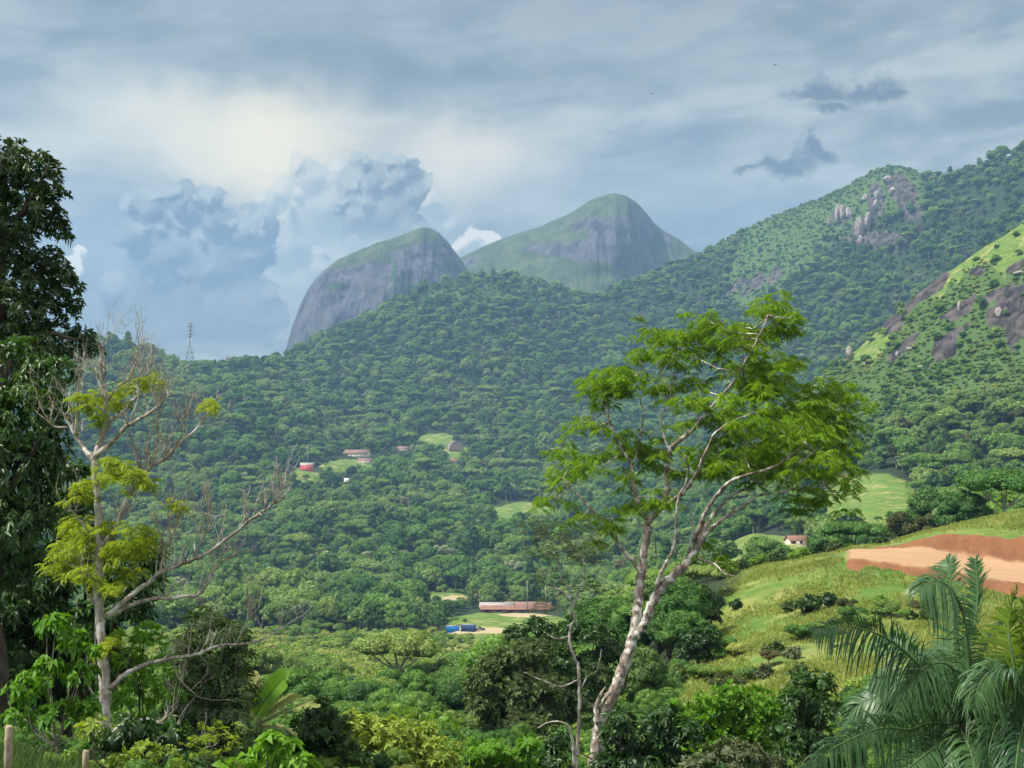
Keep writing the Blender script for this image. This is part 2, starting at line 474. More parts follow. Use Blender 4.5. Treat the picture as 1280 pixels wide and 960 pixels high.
def _ring(lst):
    a = np.array([azel(*p) for p in lst])
    return a[:, 0], np.tan(np.radians(a[:, 1]))
px_dense = np.concatenate([np.arange(-190, 1472, 2.0)])
az_dense = np.degrees(np.arctan((px_dense - 640) / F))
az_cols = np.concatenate([np.linspace(-180, az_dense[0], 46)[:-1], az_dense, np.linspace(az_dense[-1], 180, 46)[1:]])
R_rows = np.concatenate([np.geomspace(1.2, 108, 150)[:-1], np.linspace(108, 165, 130)[:-1], np.geomspace(165, 3300, 330)[:-1], np.geomspace(3300, 4700, 8)])
def build_heights():
    nc = len(az_cols)
    azc = np.clip(az_cols, az_dense[0], az_dense[-1])
    back = np.clip((np.abs(az_cols) - 30) / 90, 0, 1)
    knots_r, knots_z = [], []
    edge = lambda a, b, c: np.interp(azc, [-23, -5, 0, 10, 23], [a, (a + b) / 2, b, (b + c) / 2, c])
    for r, z in ((1.2, (-1.7, -1.75, -1.8)), (8, (-2.6, -4.2, -4.5)), (17, (-3.6, -6.6, -6.5)), (45, (-8.5, -10.6, -9.8))):
        knots_r.append(np.full(nc, r)); knots_z.append(edge(*z))
    wfac = np.interp(azc, *zip(*[(azel(p, 430)[0], v) for p, v in ((-150, -0.2), (300, -0.2), (450, -0.03), (640, 0.0), (900, 0.06), (1100, 0.0), (1280, -0.12), (1430, -0.15))]))
    for r, lst in RINGS:
        a, T = _ring(lst)
        Tc = np.interp(azc, a, T)
        k = np.ones(5) / 5
        if r > 200: Tc = np.convolve(np.pad(Tc, 2, 'edge'), k, 'valid')
        rk = r * (1 + wfac * np.clip((r - 1100) / 900, 0, 1))
        knots_r.append(rk); knots_z.append(Tc * rk)
    last_r, last_z = knots_r[-1], knots_z[-1]
    knots_r.append(last_r * 1.09); knots_z.append(last_z - 95)
    knots_r.append(last_r * 1.3); knots_z.append(np.minimum(last_z - 300, 160) * 0 + 120)
    knots_r.append(np.full(nc, 4200.0)); knots_z.append(np.full(nc, 60.0))
    knots_r.append(np.full(nc, 5600.0)); knots_z.append(np.full(nc, -60.0))
    X = np.log(np.array(knots_r)); Zk = np.array(knots_z)
    # behind the camera the two ends meet in one gentle hill
    mean = 0.5 * (Zk[:, :1] + Zk[:, -1:])
    calm = np.where(np.array(knots_r).mean(1)[:, None] < 60, mean, mean * 0.3)
    Zk = Zk * (1 - back) + calm * back
    h = np.diff(X, axis=0); dl = np.diff(Zk, axis=0) / h
    m = np.zeros_like(Zk)
    w1 = 2 * h[1:] + h[:-1]; w2 = h[1:] + 2 * h[:-1]
    ok = dl[1:] * dl[:-1] > 0
    m[1:-1] = np.where(ok, (w1 + w2) / (w1 / np.where(ok, dl[:-1], 1) + w2 / np.where(ok, dl[1:], 1)), 0)
    m[0] = dl[0]; m[-1] = dl[-1]
    Z = np.zeros((nc, len(R_rows)))
    lr = np.log(R_rows)
    for c in range(nc):
        i = np.clip(np.searchsorted(X[:, c], lr) - 1, 0, len(X) - 2)
        hh = h[i, c]; t = np.clip((lr - X[i, c]) / hh, 0, 1)
        Z[c] = (2*t**3-3*t**2+1)*Zk[i, c] + (t**3-2*t**2+t)*hh*m[i, c] + (-2*t**3+3*t**2)*Zk[i+1, c] + (t**3-t**2)*hh*m[i+1, c]
    A = np.radians(az_cols)
    GX = np.sin(A)[:, None] * R_rows[None]; GY = np.cos(A)[:, None] * R_rows[None]
    R2 = np.broadcast_to(R_rows[None], Z.shape)
    # relief: spurs and gullies on the far slopes, hummocks near by
    amp = np.interp(R2, [0, 20, 100, 115, 150, 300, 900, 1500, 2600, 4000], [0.05, 0.12, 0.3, 0.12, 0.12, 0.8, 3.5, 11, 14, 25])
    Z = Z + amp * fbm(GX / 210, GY / 210, 3, 5, 0.55) + np.interp(R2, [0, 60, 200, 900], [0.05, 0.12, 0.1, 1.0]) * fbm(GX / 9, GY / 9, 9, 3)
    return GX, GY, Z
GX, GY, GZ = build_heights()
def project(x, y, z):
    d = y * CP + z * SP; u = -y * SP + z * CP
    d = np.where(d > 0.1, d, 0.1)
    return 640 + F * x / d, 480 - F * u / d
_lr = np.log(R_rows)
def ground(x, y, Z=None):
    Z = GZ if Z is None else Z
    x = np.asarray(x, float); y = np.asarray(y, float)
    a = np.degrees(np.arctan2(x, y)); r = np.log(np.clip(np.hypot(x, y), R_rows[0], R_rows[-1]))
    i = np.clip(np.searchsorted(az_cols, a) - 1, 0, len(az_cols) - 2); j = np.clip(np.searchsorted(_lr, r) - 1, 0, len(_lr) - 2)
    s = np.clip((a - az_cols[i]) / (az_cols[i+1] - az_cols[i]), 0, 1); t = np.clip((r - _lr[j]) / (_lr[j+1] - _lr[j]), 0, 1)
    return (Z[i, j]*(1-s)*(1-t) + Z[i+1, j]*s*(1-t) + Z[i, j+1]*(1-s)*t + Z[i+1, j+1]*s*t)
def gz(x, y): return float(ground(x, y))

# ---- what grows where, as masks over the land (all in ground coordinates: column through the land, distance)
def masks(x, y, z):
    px, py = project(x, y, z)
    r = np.hypot(x, y)
    n1 = fbm(x / (r * 0.03 + 1), y / (r * 0.03 + 1), 21, 4)
    n2 = fbm(x / (r * 0.008 + 0.5), y / (r * 0.008 + 0.5), 33, 3)
    wob = n1 * 14 + n2 * 6
    def ell(cx, cy, rx, ry, soft=0.35):
        q = np.hypot((px - cx + wob * rx / 60) / rx, (py - cy + wob * ry / 90) / ry)
        return 1 - sst(q, 1 - soft, 1 + soft * 0.4)
    front = y > 0
    grass = np.zeros_like(r)
    # clearings of the far slope
    for cx, cy, rx, ry, ra, rb in ((384, 592, 22, 9, 1300, 1800), (440, 580, 46, 8, 1300, 1900), (545, 546, 28, 8, 1500, 2100), (655, 636, 44, 13, 1050, 1500),
                                   (408, 690, 20, 6, 900, 1200), (560, 746, 34, 8, 700, 950), (640, 776, 85, 15, 480, 780), (640, 790, 80, 14, 450, 700),
                                   (565, 562, 30, 8, 1400, 2000)):
        grass = np.maximum(grass, ell(cx, cy, rx, ry) * ((r > ra) & (r < rb)))
    # meadow below the right-hand slope and the pasture beside it
    grass = np.maximum(grass, ell(1092, 640, 66, 62) * ((r > 280) & (r < 800)))
    grass = np.maximum(grass, ell(935, 690, 85, 32) * ((r > 280) & (r < 720)))
    # near right hillside
    hill = sst(px + n1 * 30 - (py - 700) * (-0.55), 900, 985) * sst(r, 62, 76) * (1 - sst(r, 185, 205))
    grass = np.maximum(grass, hill * front)
    # the upper part of the near right ridge
    ridge_line = np.interp(px, [900, 1005, 1060, 1100, 1140, 1180, 1230, 1280, 1430], [640, 494, 450, 414, 380, 347, 313, 282, 192])
    below = py - ridge_line
    width = np.interp(px, [960, 1040, 1100, 1180, 1280, 1430], [26, 26, 50, 105, 150, 190])
    rg = (r > 830) & (r < 1200) & (px > 940)
    gr = (1 - sst(below + n1 * 30, width * 0.75, width * 1.1)) * rg
    grass = np.maximum(grass, gr)
    vfloor = (1 - sst(px + n1 * 40, 640, 760)) * sst(r, 200, 235) * (1 - sst(r + n1 * 40, 540, 600)) * sst(n1 + n2, -.9, -.2)
    grass = np.maximum(grass, vfloor * front * .9)
    near = (r < 14) & front
    grass = np.where(near, 1.0, grass)
    grass = np.maximum(grass, (px < 70) * (r < 24) * front * 0.9)
    # rock: the ledges of the near ridge, the broken face under the right summit, the bare slabs
    rock = np.zeros_like(r)
    def slab(cx, cy, rx, ry, ang, ra, rb, k=1.0):
        c, s = math.cos(rad(ang)), math.sin(rad(ang))
        dx, dy = px - cx, py - cy
        if rb < 1300: ry = ry * .85; rx = rx * .95
        u = (dx * c + dy * s) / rx; v = (-dx * s + dy * c) / ry
        q = np.hypot(u, v) + n1 * 0.35 + n2 * 0.45
        return (1 - sst(q, 0.75, 1.05)) * ((r > ra) & (r < rb)) * k
    for a in ((1150, 372, 50, 13, -38), (1118, 398, 14, 22, 20), (1265, 392, 52, 26, -12), (1205, 385, 40, 10, -30), (1180, 436, 24, 16, -30),
              (1240, 372, 60, 10, -15), (1135, 430, 30, 8, -42), (1222, 340, 14, 8, -20), (1276, 332, 22, 7, -20), (1195, 415, 30, 9, -35), (1060, 446, 6, 15, 30),
              (1310, 400, 60, 30, -12)):
        rock = np.maximum(rock, slab(*a, 830, 1250))
    for a in ((1050, 268, 16, 16, -20), (1075, 290, 14, 26, 10), (1095, 250, 13, 24, 0), (1105, 300, 30, 14, 0), (1128, 235, 30, 20, 25), (1140, 262, 20, 16, 10),
              (945, 355, 24, 6, -42), (968, 345, 14, 5, -40), (1065, 300, 12, 14, 0), (915, 362, 20, 4, -40)):
        rock = np.maximum(rock, slab(*a, 1700, 3400))
    # scrub on the summit of the right-hand mountain and its left flank instead of tall wood
    heath = np.zeros_like(r)
    sky_line = np.interp(px, [700, 870, 940, 1000, 1050, 1085, 1108, 1130, 1160, 1190, 1280], [370, 325, 284, 259, 239, 218, 207, 209, 221, 221, 184])
    far = (r > 2000)
    hb = py - sky_line
    heath = np.maximum(heath, (1 - sst(hb + n1 * 18, 40, 75)) * far * sst(px, 900, 945) * (1 - sst(px, 1140, 1170)))
    heath = np.maximum(heath, slab(960, 330, 75, 32, -32, 2000, 3300))
    heath = np.maximum(heath, slab(590, 365, 60, 16, 0, 2300, 3300) * 0.6)
    # red earth: road, its fill slope and the cut
    end = sst(px + n2 * 5, 1050, 1066)
    road = end * sst(r + n2 * 0.5, 124.2, 125.0) * (1 - sst(r + n2 * 0.4, 138.0, 138.6))
    fill = end * sst(r + n1 * 1.3 + n2 * 1.2 + np.interp(px, [1060, 1160, 1280], [-.8, -.2, 1.0]), 120.9, 122.4) * (1 - sst(r, 124.4, 125.0))
    cut = sst(px, 1085, 1100) * sst(r + n2 * 0.6, 137.6, 138.3) * (1 - sst(r + n2 * 1.1 + n1 * .8, 140.4, 141.3))
    # bare earth round the sheds and containers
    yard = .75 * ell(655, 768, 40, 4) * ((r > 470) & (r < 720))
    yard = np.maximum(yard, ell(598, 788, 62, 4.5) * ((r > 480) & (r < 640)))
    yard = np.maximum(yard, 0.5 * ell(1000, 678, 30, 6) * ((r > 380) & (r < 560)))
    yard = np.maximum(yard, 0.6 * ell(570, 748, 24, 5) * ((r > 700) & (r < 900)))
    earth = np.maximum(np.maximum(fill, cut), yard * 0.0)
    # the near ridge: bright turf along the crest, rougher growth lower down
    rough = rg * sst(below + n1 * 40 + n2 * 14, width * 0.02, width * 0.32)
    heath = np.maximum(heath, rough * (0.85 + 0.5 * n2))
    hill2 = hill * sst(n1 * 0.8 + n2 * 0.5, 0.12, 0.5) * 0.5
    heath = np.clip(np.maximum(heath, hill2 * (r < 200)), 0, 1)
    rock = rock * front; heath = heath * front
    road = road * front; earth = earth * front; yard = yard * front
    grass = np.clip(grass * (1 - np.maximum(road, earth)), 0, 1)
    return dict(grass=grass, rock=rock, heath=heath, road=road, earth=earth, yard=yard, px=px, py=py, r=r)
MK = masks(GX, GY, GZ)
# vegetation stands on the land, so wooded ground lies a little under the outlines read from the photograph
_drop = np.interp(MK['r'], [400, 900, 1500, 2600], [2.0, 4.0, 7.0, 8.5]) * (1 - np.maximum.reduce([MK['grass'], MK['rock'], MK['heath'] * 0.7]))
GZ = GZ - _drop * (MK['r'] < 4000) * (MK['r'] > 400)
# ledges: rock steps out of the slope
GZ = GZ + MK['earth'] * (fbm(GX / 1.6, GY / 1.6, 61, 4) * .42 + fbm(GX / 5, GY / 5, 63, 3) * .35)
GZ = GZ + MK['rock'] * np.where(MK['r'] > 1500, 7.0, 3.0) * (0.6 + fbm(GX / 22, GY / 22, 71, 4))

def ground_material():
    m, g = mat('ground')
    p = g.node('ShaderNodeTexCoord').outputs['Object']
    big = g.noise(p, 0.02, 5, 0.6); mid = g.noise(p, 0.25, 4, 0.6); fine = g.noise(p, 3.5, 4, 0.65)
    a = lambda k: g.attr(k)
    wood = g.mix(mid, (0.014, 0.026, 0.012), (0.03, 0.05, 0.02))
    gcol = g.mix(g.sstep(mid, 0.35, 0.65), (0.06, 0.13, 0.02), (0.135, 0.185, 0.04))
    gcol = g.mix(g.sstep(g.noise(p, 0.09, 4, 0.6), 0.5, 0.68), gcol, (0.25, 0.235, 0.085))
    gcol = g.mix(g.mul(g.sstep(big, 0.52, 0.7), 0.5), gcol, (0.09, 0.2, 0.03))
    gcol = g.mix(g.mul(g.sstep(fine, 0.5, 0.72), 0.45), gcol, (0.06, 0.11, 0.025))
    hcol = g.mix(g.noise(p, 0.05, 5, 0.65), (0.032, 0.072, 0.02), (0.08, 0.13, 0.036))
    sv = g.v('MULTIPLY', p, (1, 1, 0.18))
    rs = g.noise(sv, 0.09, 6, 0.65, 0.6)
    rcol = g.mix(g.sstep(rs, 0.38, 0.66), (0.018, 0.016, 0.017), (0.105, 0.09, 0.085))
    ecol = g.mix(fine, (0.14, 0.058, 0.027), (0.24, 0.112, 0.053))
    ecol = g.mix(g.mul(g.sstep(g.noise(p, 0.8, 5, 0.7), 0.5, 0.62), 0.6), ecol, (0.14, 0.07, 0.04))
    tracks = g.noise(g.v('MULTIPLY', p, (0.15, 1.4, 1.0)), 1.2, 5, 0.6)
    rdcol = g.mix(tracks, (0.25, 0.145, 0.075), (0.43, 0.29, 0.17))
    ycol = g.mix(fine, (0.28, 0.23, 0.13), (0.40, 0.33, 0.21))
    rag = g.mul(g.sub(g.noise(p, 0.06, 6, 0.68), 0.5), 1.1)
    edge = lambda k, lo, hi: g.sstep(g.add(a(k), rag), lo, hi)
    c = g.mix(edge('grass', .35, .6), wood, gcol)
    c = g.mix(edge('heath', .35, .6), c, hcol)
    c = g.mix(edge('rock', .38, .52), c, rcol)
    c = g.mix(g.sstep(g.add(a('yard'), g.mul(g.sub(mid, 0.5), 0.5)), 0.4, 0.6), c, ycol)
    c = g.mix(g.sstep(g.add(a('earth'), g.mul(g.sub(fine, 0.5), 0.7)), 0.4, 0.55), c, ecol)
    c = g.mix(a('road'), c, rdcol)
    h = g.add(g.mul(fine, 0.3), mid)
    return finish(m, g, c, 0.92, 0.15, bump(g, h, 0.5, 0.35))
def build_ground():
    nc, nr = GX.shape
    P = np.stack([GX, GY, GZ], -1).reshape(-1, 3)
    idx = np.arange(nc * nr).reshape(nc, nr)
    # close the circle: first and last column share the azimuth 180
    a0, a1 = idx[:-1], idx[1:]
    q = np.stack([a0[:, :-1], a0[:, 1:], a1[:, 1:], a1[:, :-1]], -1).reshape(-1, 4)[:, ::-1]
    mb = MB().add(P, q)
    c = idx[:, 0]
    mid = np.array([[0, 0, float(GZ[:, 0].mean())]])
    n0 = len(P)
    mb.add(np.vstack([mid, P[c]]), None, [[0, i + 1, i + 2] for i in range(nc - 1)])
    o = mb.build('ground', ground_material(), smooth=True)
    tag(o, kind='structure')
    for k in ('grass', 'rock', 'heath', 'road', 'earth', 'yard'):
        at_ = o.data.attributes.new(k, 'FLOAT', 'POINT')
        at_.data.foreach_set('value', np.concatenate([MK[k].ravel(), np.zeros(1 + nc)]).astype(np.float32))
    return o
ground_obj = build_ground()

# ------------------------------------------------------------------ the two granite domes
def rock_material():
    m, g = mat('granite')
    tc = g.node('ShaderNodeTexCoord').outputs['Object']
    geo = g.node('ShaderNodeNewGeometry')
    nz = g.sep(geo.outputs['Normal'])[2]
    sv = g.v('MULTIPLY', tc, (1, 1, 0.09))
    st = g.noise(sv, 0.022, 6, 0.62, 0.4); st2 = g.noise(sv, 0.09, 4, 0.6)
    big = g.noise(tc, 0.004, 5, 0.6); mid = g.noise(tc, 0.02, 5, 0.65)
    f = g.add(g.mul(st, 0.6), g.mul(st2, 0.4))
    rock = g.mix(g.sstep(f, 0.41, 0.57), (0.018, 0.02, 0.033), (0.082, 0.078, 0.098))  # cloud shade on the domes put into this dark bluish slate
    rock = g.mix(g.mul(g.sstep(g.noise(sv, 0.035, 5, 0.6, 0.5), 0.56, 0.68), 0.75), rock, (0.135, 0.12, 0.13))
    rock = g.mix(g.mul(g.sstep(big, 0.5, 0.62), 0.55), rock, (0.05, 0.05, 0.06))
    grass = g.mix(g.sstep(mid, 0.35, 0.65), (0.026, 0.043, 0.018), (0.066, 0.086, 0.034))  # turf colour muted too, to stand in for cloud shade
    k = g.add(nz, g.add(g.mul(g.sub(mid, 0.5), 0.55), g.add(g.mul(g.sub(big, 0.5), 0.5), g.mul(g.attr('turf'), 0.6))))
    k = g.sub(k, g.mul(g.attr('bare'), 0.55))
    c = g.mix(g.sstep(k, 0.60, 0.76), rock, grass)
    wood = g.sstep(g.add(g.attr('wood'), g.mul(g.sub(mid, 0.5), 0.8)), 0.45, 0.6)
    c = g.mix(wood, c, (0.025, 0.05, 0.02))
    return finish(m, g, c, 0.88, 0.2, bump(g, g.add(st, mid), 0.6, 8.0))
GRANITE = rock_material()
def dome(name, R, line, foot, thick, seed, turf, wood, face_pow, bare):
    """line: skyline (column, row); foot: height of the base; thick: half depth by column; a rounded, slightly gullied body"""
    cols = np.arange(line[0][0], line[-1][0] + 0.1, 0.75)
    rows = np.interp(cols, *zip(*line))
    rows = np.convolve(np.pad(rows, 3, 'edge'), np.ones(7) / 7, 'valid')
    th = np.interp(cols, *zip(*thick))
    fp = np.interp(cols, *zip(*face_pow))
    t = np.concatenate([np.linspace(-1, -0.02, 90), np.linspace(0.0, 1, 26)])
    top = at(cols, rows, R)
    V = np.zeros((len(cols), len(t), 3)); tf = np.zeros(V.shape[:2]); wd = np.zeros(V.shape[:2])
    for j, tt in enumerate(t):
        prof = (1 - np.abs(tt) ** fp) ** (1 / fp) if tt < 0 else np.full(len(cols), math.sqrt(max(0, 1 - tt * tt)))
        z = foot + (top[:, 2] - foot) * prof
        Y = R + tt * th
        X = top[:, 0] * (Y / R)
        V[:, j] = np.stack([X, Y, z], -1)
    X, Y, Z = V[..., 0], V[..., 1], V[..., 2]
    edge = np.sin(np.linspace(0, PI, len(t)))[None] ** 0.5 * 0 + np.clip(np.abs(t) * 3, 0, 1)[None]
    g1 = fbm(X / 90, Z / 420, seed, 4); g2 = fbm(X / 26, Z / 240, seed + 5, 3); g3 = fbm(X / 240, Z / 140, seed + 9, 4)
    V[..., 1] += edge * (g1 * 26 + g2 * 9 + g3 * 40)
    V[..., 2] += fbm(X / 60, Y / 60, seed + 2, 4) * 3.0
    ppx, ppy = project(X, Y, Z)
    for a in turf: tf = np.maximum(tf, (1 - sst(np.hypot((ppx - a[0]) / a[2], (ppy - a[1]) / a[3]) + g3 * 0.3 + g1 * 0.25, 0.6, 1.1)) * (a[4] if len(a) > 4 else 1))
    for a in wood: wd = np.maximum(wd, 1 - sst(np.hypot((ppx - a[0]) / a[2], (ppy - a[1]) / a[3]) + g2 * 0.4, 0.6, 1.1))
    ba = np.zeros_like(tf)
    for a in bare: ba = np.maximum(ba, 1 - sst(np.hypot((ppx - a[0]) / a[2], (ppy - a[1]) / a[3]) + g3 * 0.25 + g2 * .3, 0.7, 1.1))
    idx = np.arange(V.shape[0] * V.shape[1]).reshape(V.shape[:2])
    q = np.stack([idx[:-1, :-1], idx[1:, :-1], idx[1:, 1:], idx[:-1, 1:]], -1).reshape(-1, 4)
    o = MB().add(V.reshape(-1, 3), q).build(name, GRANITE, smooth=True)
    for k, d in (('turf', tf), ('wood', wd), ('bare', ba)):
        at_ = o.data.attributes.new(k, 'FLOAT', 'POINT'); at_.data.foreach_set('value', d.astype(np.float32).ravel())
    tag(o, kind='structure')
    return o
dome('mountain', 3900,
     [(545, 360), (560, 338), (573, 323), (590, 315), (610, 306), (640, 294.5), (672, 285), (700, 274), (715, 268), (730, 260), (742, 255), (757, 251), (768, 249), (780, 251), (793, 257),
      (805, 268), (818, 281), (832, 291), (850, 301), (868, 315), (885, 330), (905, 352), (925, 380), (945, 420)],
     60, [(545, 520), (700, 710), (770, 600), (830, 380), (945, 450)], 5,
     [(650, 335, 90, 28, 1.0), (700, 300, 60, 14, 0.7), (745, 345, 70, 22, 0.9), (765, 262, 40, 14, 0.4), (850, 310, 16, 14, 0.9), (800, 258, 14, 10, 0.4)],
     [(822, 300, 7, 22), (616, 336, 6, 7)], [(545, 1.5), (680, 1.45), (745, 2.0), (800, 2.4), (850, 1.8), (945, 1.6)],
     [(790, 305, 55, 32), (730, 312, 50, 14), (680, 312, 40, 8), (770, 280, 40, 12), (590, 330, 14, 10)])
dome('mountain', 3600,
     [(318, 560), (330, 520), (345, 480), (356, 444), (363, 420), (370, 400), (378, 380), (386, 365), (396, 352), (408, 341), (425, 330), (445, 320), (470, 309), (492, 301), (510, 296), (528, 290),
      (538, 290), (548, 295), (558, 304), (566, 314), (574, 324), (582, 336), (592, 352), (606, 380), (625, 430), (645, 500)],
     40, [(318, 230), (380, 370), (480, 470), (540, 430), (645, 320)], 29,
     [(440, 326, 70, 10, 0.8), (520, 298, 34, 9, 0.8), (490, 305, 50, 9, 0.6), (500, 360, 14, 14, 0.25)],
     [(422, 358, 17, 5), (512, 360, 12, 8), (493, 340, 2.5, 24)], [(318, 2.4), (420, 2.4), (540, 2.2), (645, 2.0)],
     [(440, 375, 80, 36), (535, 330, 40, 28), (480, 345, 60, 24), (385, 400, 40, 60)])

def brow(px, r0=100, r1=182):
    """the brow of the near hill in a column"""
    p = at(px, 700, 140.0); u = np.array([p[0], p[1]]) / math.hypot(p[0], p[1]); r = np.linspace(r0, r1, 400)
    z = ground(u[0] * r, u[1] * r); i = int(np.argmax(z / r)); return u[1] * r[i], project(u[0] * r[i], u[1] * r[i], z[i])[1]
def hit(px, py, y0=60, y1=4000, n=6000):
    """where the sight line through a picture point first meets the land"""
    Y = np.geomspace(y0, y1, n); p = at(px, py, Y)
    k = np.nonzero(ground(p[:, 0], p[:, 1]) >= p[:, 2])[0]
    i = k[0] if len(k) else n - 1
    return Vector((p[i, 0], p[i, 1], gz(p[i, 0], p[i, 1])))
# ------------------------------------------------------------------ the air
def build_haze():
    m, g = mat('haze')
    v = g.node('ShaderNodeVolumePrincipled')
    v.inputs['Color'].default_value = (0.34, 0.64, 1.0, 1)
    v.inputs['Density'].default_value = HAZE_D
    v.inputs['Anisotropy'].default_value = 0.15
    o = g.node('ShaderNodeOutputMaterial'); g.l.new(v.outputs[0], o.inputs[1])
    zlo = float(GZ.min()) - 1.0
    mb = MB().box((0, 0, (zlo + 940) / 2), (9700, 9700, 940 - zlo))
    b = mb.build('haze', m)
    tag(b, 'pale blue air between the near trees and the far mountains', 'haze', kind='stuff')
HAZE_D = 1.2e-4
build_haze()
# ------------------------------------------------------------------ woodland trees
L_DARK = leafmat('leaves_dark', (0.022, 0.072, 0.020), (0.11, 0.23, 0.05), (0.19, 0.28, 0.075))
L_MID = leafmat('leaves_mid', (0.035, 0.115, 0.02), (0.16, 0.30, 0.05), (0.24, 0.32, 0.085))
L_PALE = leafmat('leaves_pale', (0.09, 0.18, 0.035), (0.27, 0.37, 0.10), (0.20, 0.29, 0.10))
L_SILVER = leafmat('leaves_silver', (0.14, 0.20, 0.11), (0.40, 0.45, 0.30), None)
L_OLIVE = leafmat('leaves_olive', (0.045, 0.07, 0.02), (0.12, 0.14, 0.045), (0.15, 0.13, 0.06))
L_SCRUB = leafmat('leaves_scrub', (0.09, 0.19, 0.03), (0.28, 0.39, 0.07), (0.38, 0.40, 0.12), patch=0.03)
B_PALE = barkmat('bark_pale', (0.22, 0.20, 0.17), (0.42, 0.40, 0.35), 3.0)
B_BROWN = barkmat('bark_brown', (0.06, 0.045, 0.035), (0.15, 0.12, 0.09), 4.0)

def crown_geo(mb, rng, lumps, ncard, card, core=0.80, zmin=-0.35, squash=0.75, jit=0.55, droop=0.1):
    """lumps: (centre, radius). Leafy cards over a rough solid heart, so the crown has clumps, gaps and a ragged outline"""
    C = np.array([l[0] for l in lumps]); Rr = np.array([l[1] for l in lumps])
    v0, f0 = ico(2 if ncard > 1500 else 1)
    if core > 0:
        for c, r in zip(C, Rr):
            n = 1 + 0.22 * rng.normal(0, 1, len(v0))[:, None]
            mb.add(c + v0 * n * r * core * np.array([1, 1, squash]), None, f0)
    w = Rr ** 2 / (Rr ** 2).sum()
    k = rng.choice(len(C), ncard, p=w)
    d = sphere_dirs(rng, ncard, zmin)
    p = C[k] + d * Rr[k][:, None] * np.array([1, 1, squash]) * rng.uniform(0.78, 1.12, ncard)[:, None]
    nrm = unit(d + rng.normal(0, jit, (ncard, 3)) + np.array([0, 0, 0.25]))
    tang = unit(np.cross(nrm, rng.normal(0, 1, (ncard, 3))))
    s = card * rng.uniform(0.6, 1.35, ncard)
    leaves(mb, p - tang * s[:, None] * 0.5, tang, nrm, s, s * 0.7, droop, 0.12)

def crown_lumps(rng, kind, R, z0, H):
    out = []
    if kind == 'umbrella':
        n = 15
        for i in range(n):
            a = i * 2.39996 + rng.uniform(-.3, .3); q = math.sqrt((i + 0.5) / n) * R * 0.82
            out.append(((q * math.cos(a), q * math.sin(a), z0 + H * (1 - 0.55 * (q / R) ** 2) - rng.uniform(0, 0.12) * H), R * rng.uniform(0.24, 0.36)))
    elif kind == 'tall':
        n = 15
        for i in range(n):
            t = (i + 0.5) / n; a = i * 2.39996; q = R * 0.62 * math.sin(PI * min(1, 0.18 + t * 0.8)) * rng.uniform(0.5, 1.05)
            out.append(((q * math.cos(a), q * math.sin(a), z0 + H * t), R * rng.uniform(0.34, 0.5)))
    elif kind == 'open':
        n = 11
        for i in range(n):
            a = i * 2.39996 + rng.uniform(-.4, .4); q = R * rng.uniform(0.25, 0.85)
            out.append(((q * math.cos(a), q * math.sin(a), z0 + H * rng.uniform(0.1, 1.0) * (1 - 0.4 * q / R)), R * rng.uniform(0.2, 0.32)))
    elif kind == 'shrub':
        n = 8
        for i in range(n):
            a = i * 2.39996; q = R * math.sqrt(rng.uniform(0, 0.75))
            out.append(((q * math.cos(a), q * math.sin(a), z0 + H * rng.uniform(0.25, 0.75) * (1 - 0.5 * (q / R) ** 2)), R * rng.uniform(0.34, 0.5)))
    else:
        n = 19
        for i in range(n):
            zz = 1 - 1.35 * (i + 0.5) / n; a = i * 2.39996 + rng.uniform(-.3, .3); q = math.sqrt(max(0, 1 - zz * zz)) * R * 0.68 * rng.uniform(0.75, 1.12)
            out.append(((q * math.cos(a), q * math.sin(a), z0 + H * (0.42 + 0.46 * zz) + rng.uniform(-.06, .06) * H), R * rng.uniform(0.27, 0.42)))
    return out
def tree_meshes(seed, kind, R, trunk_h, H, leaf, bark, ncard, card, core=0.8, tr=0.2, limbs=6):
    rng = np.random.default_rng(seed)
    lumps = crown_lumps(rng, kind, R, trunk_h, H)
    mb = MB(); crown_geo(mb, rng, lumps, ncard, card, core, squash=0.6 if kind == 'umbrella' else 0.8)
    tb = MB()
    top = np.array([rng.normal(0, .25), rng.normal(0, .25), trunk_h + H * 0.35])
    fork = np.array([rng.normal(0, .12), rng.normal(0, .12), trunk_h * 0.75 + 0.15])
    tb.tube([(0, 0, -1.5), (0, 0, 0), tuple(fork), tuple(top)], [tr * 1.3, tr, tr * .75, tr * .3], 6, sub=3)
    for c, r in sorted(lumps, key=lambda l: -l[1])[:limbs]:
        c = np.array(c); tb.tube([fork, (fork + c) / 2 + np.array([0, 0, -0.1 * H]), c], [tr * .5, tr * .35, tr * .12], 5, sub=3)
    return mb.mesh('crown', leaf), tb.mesh('trunk', bark)

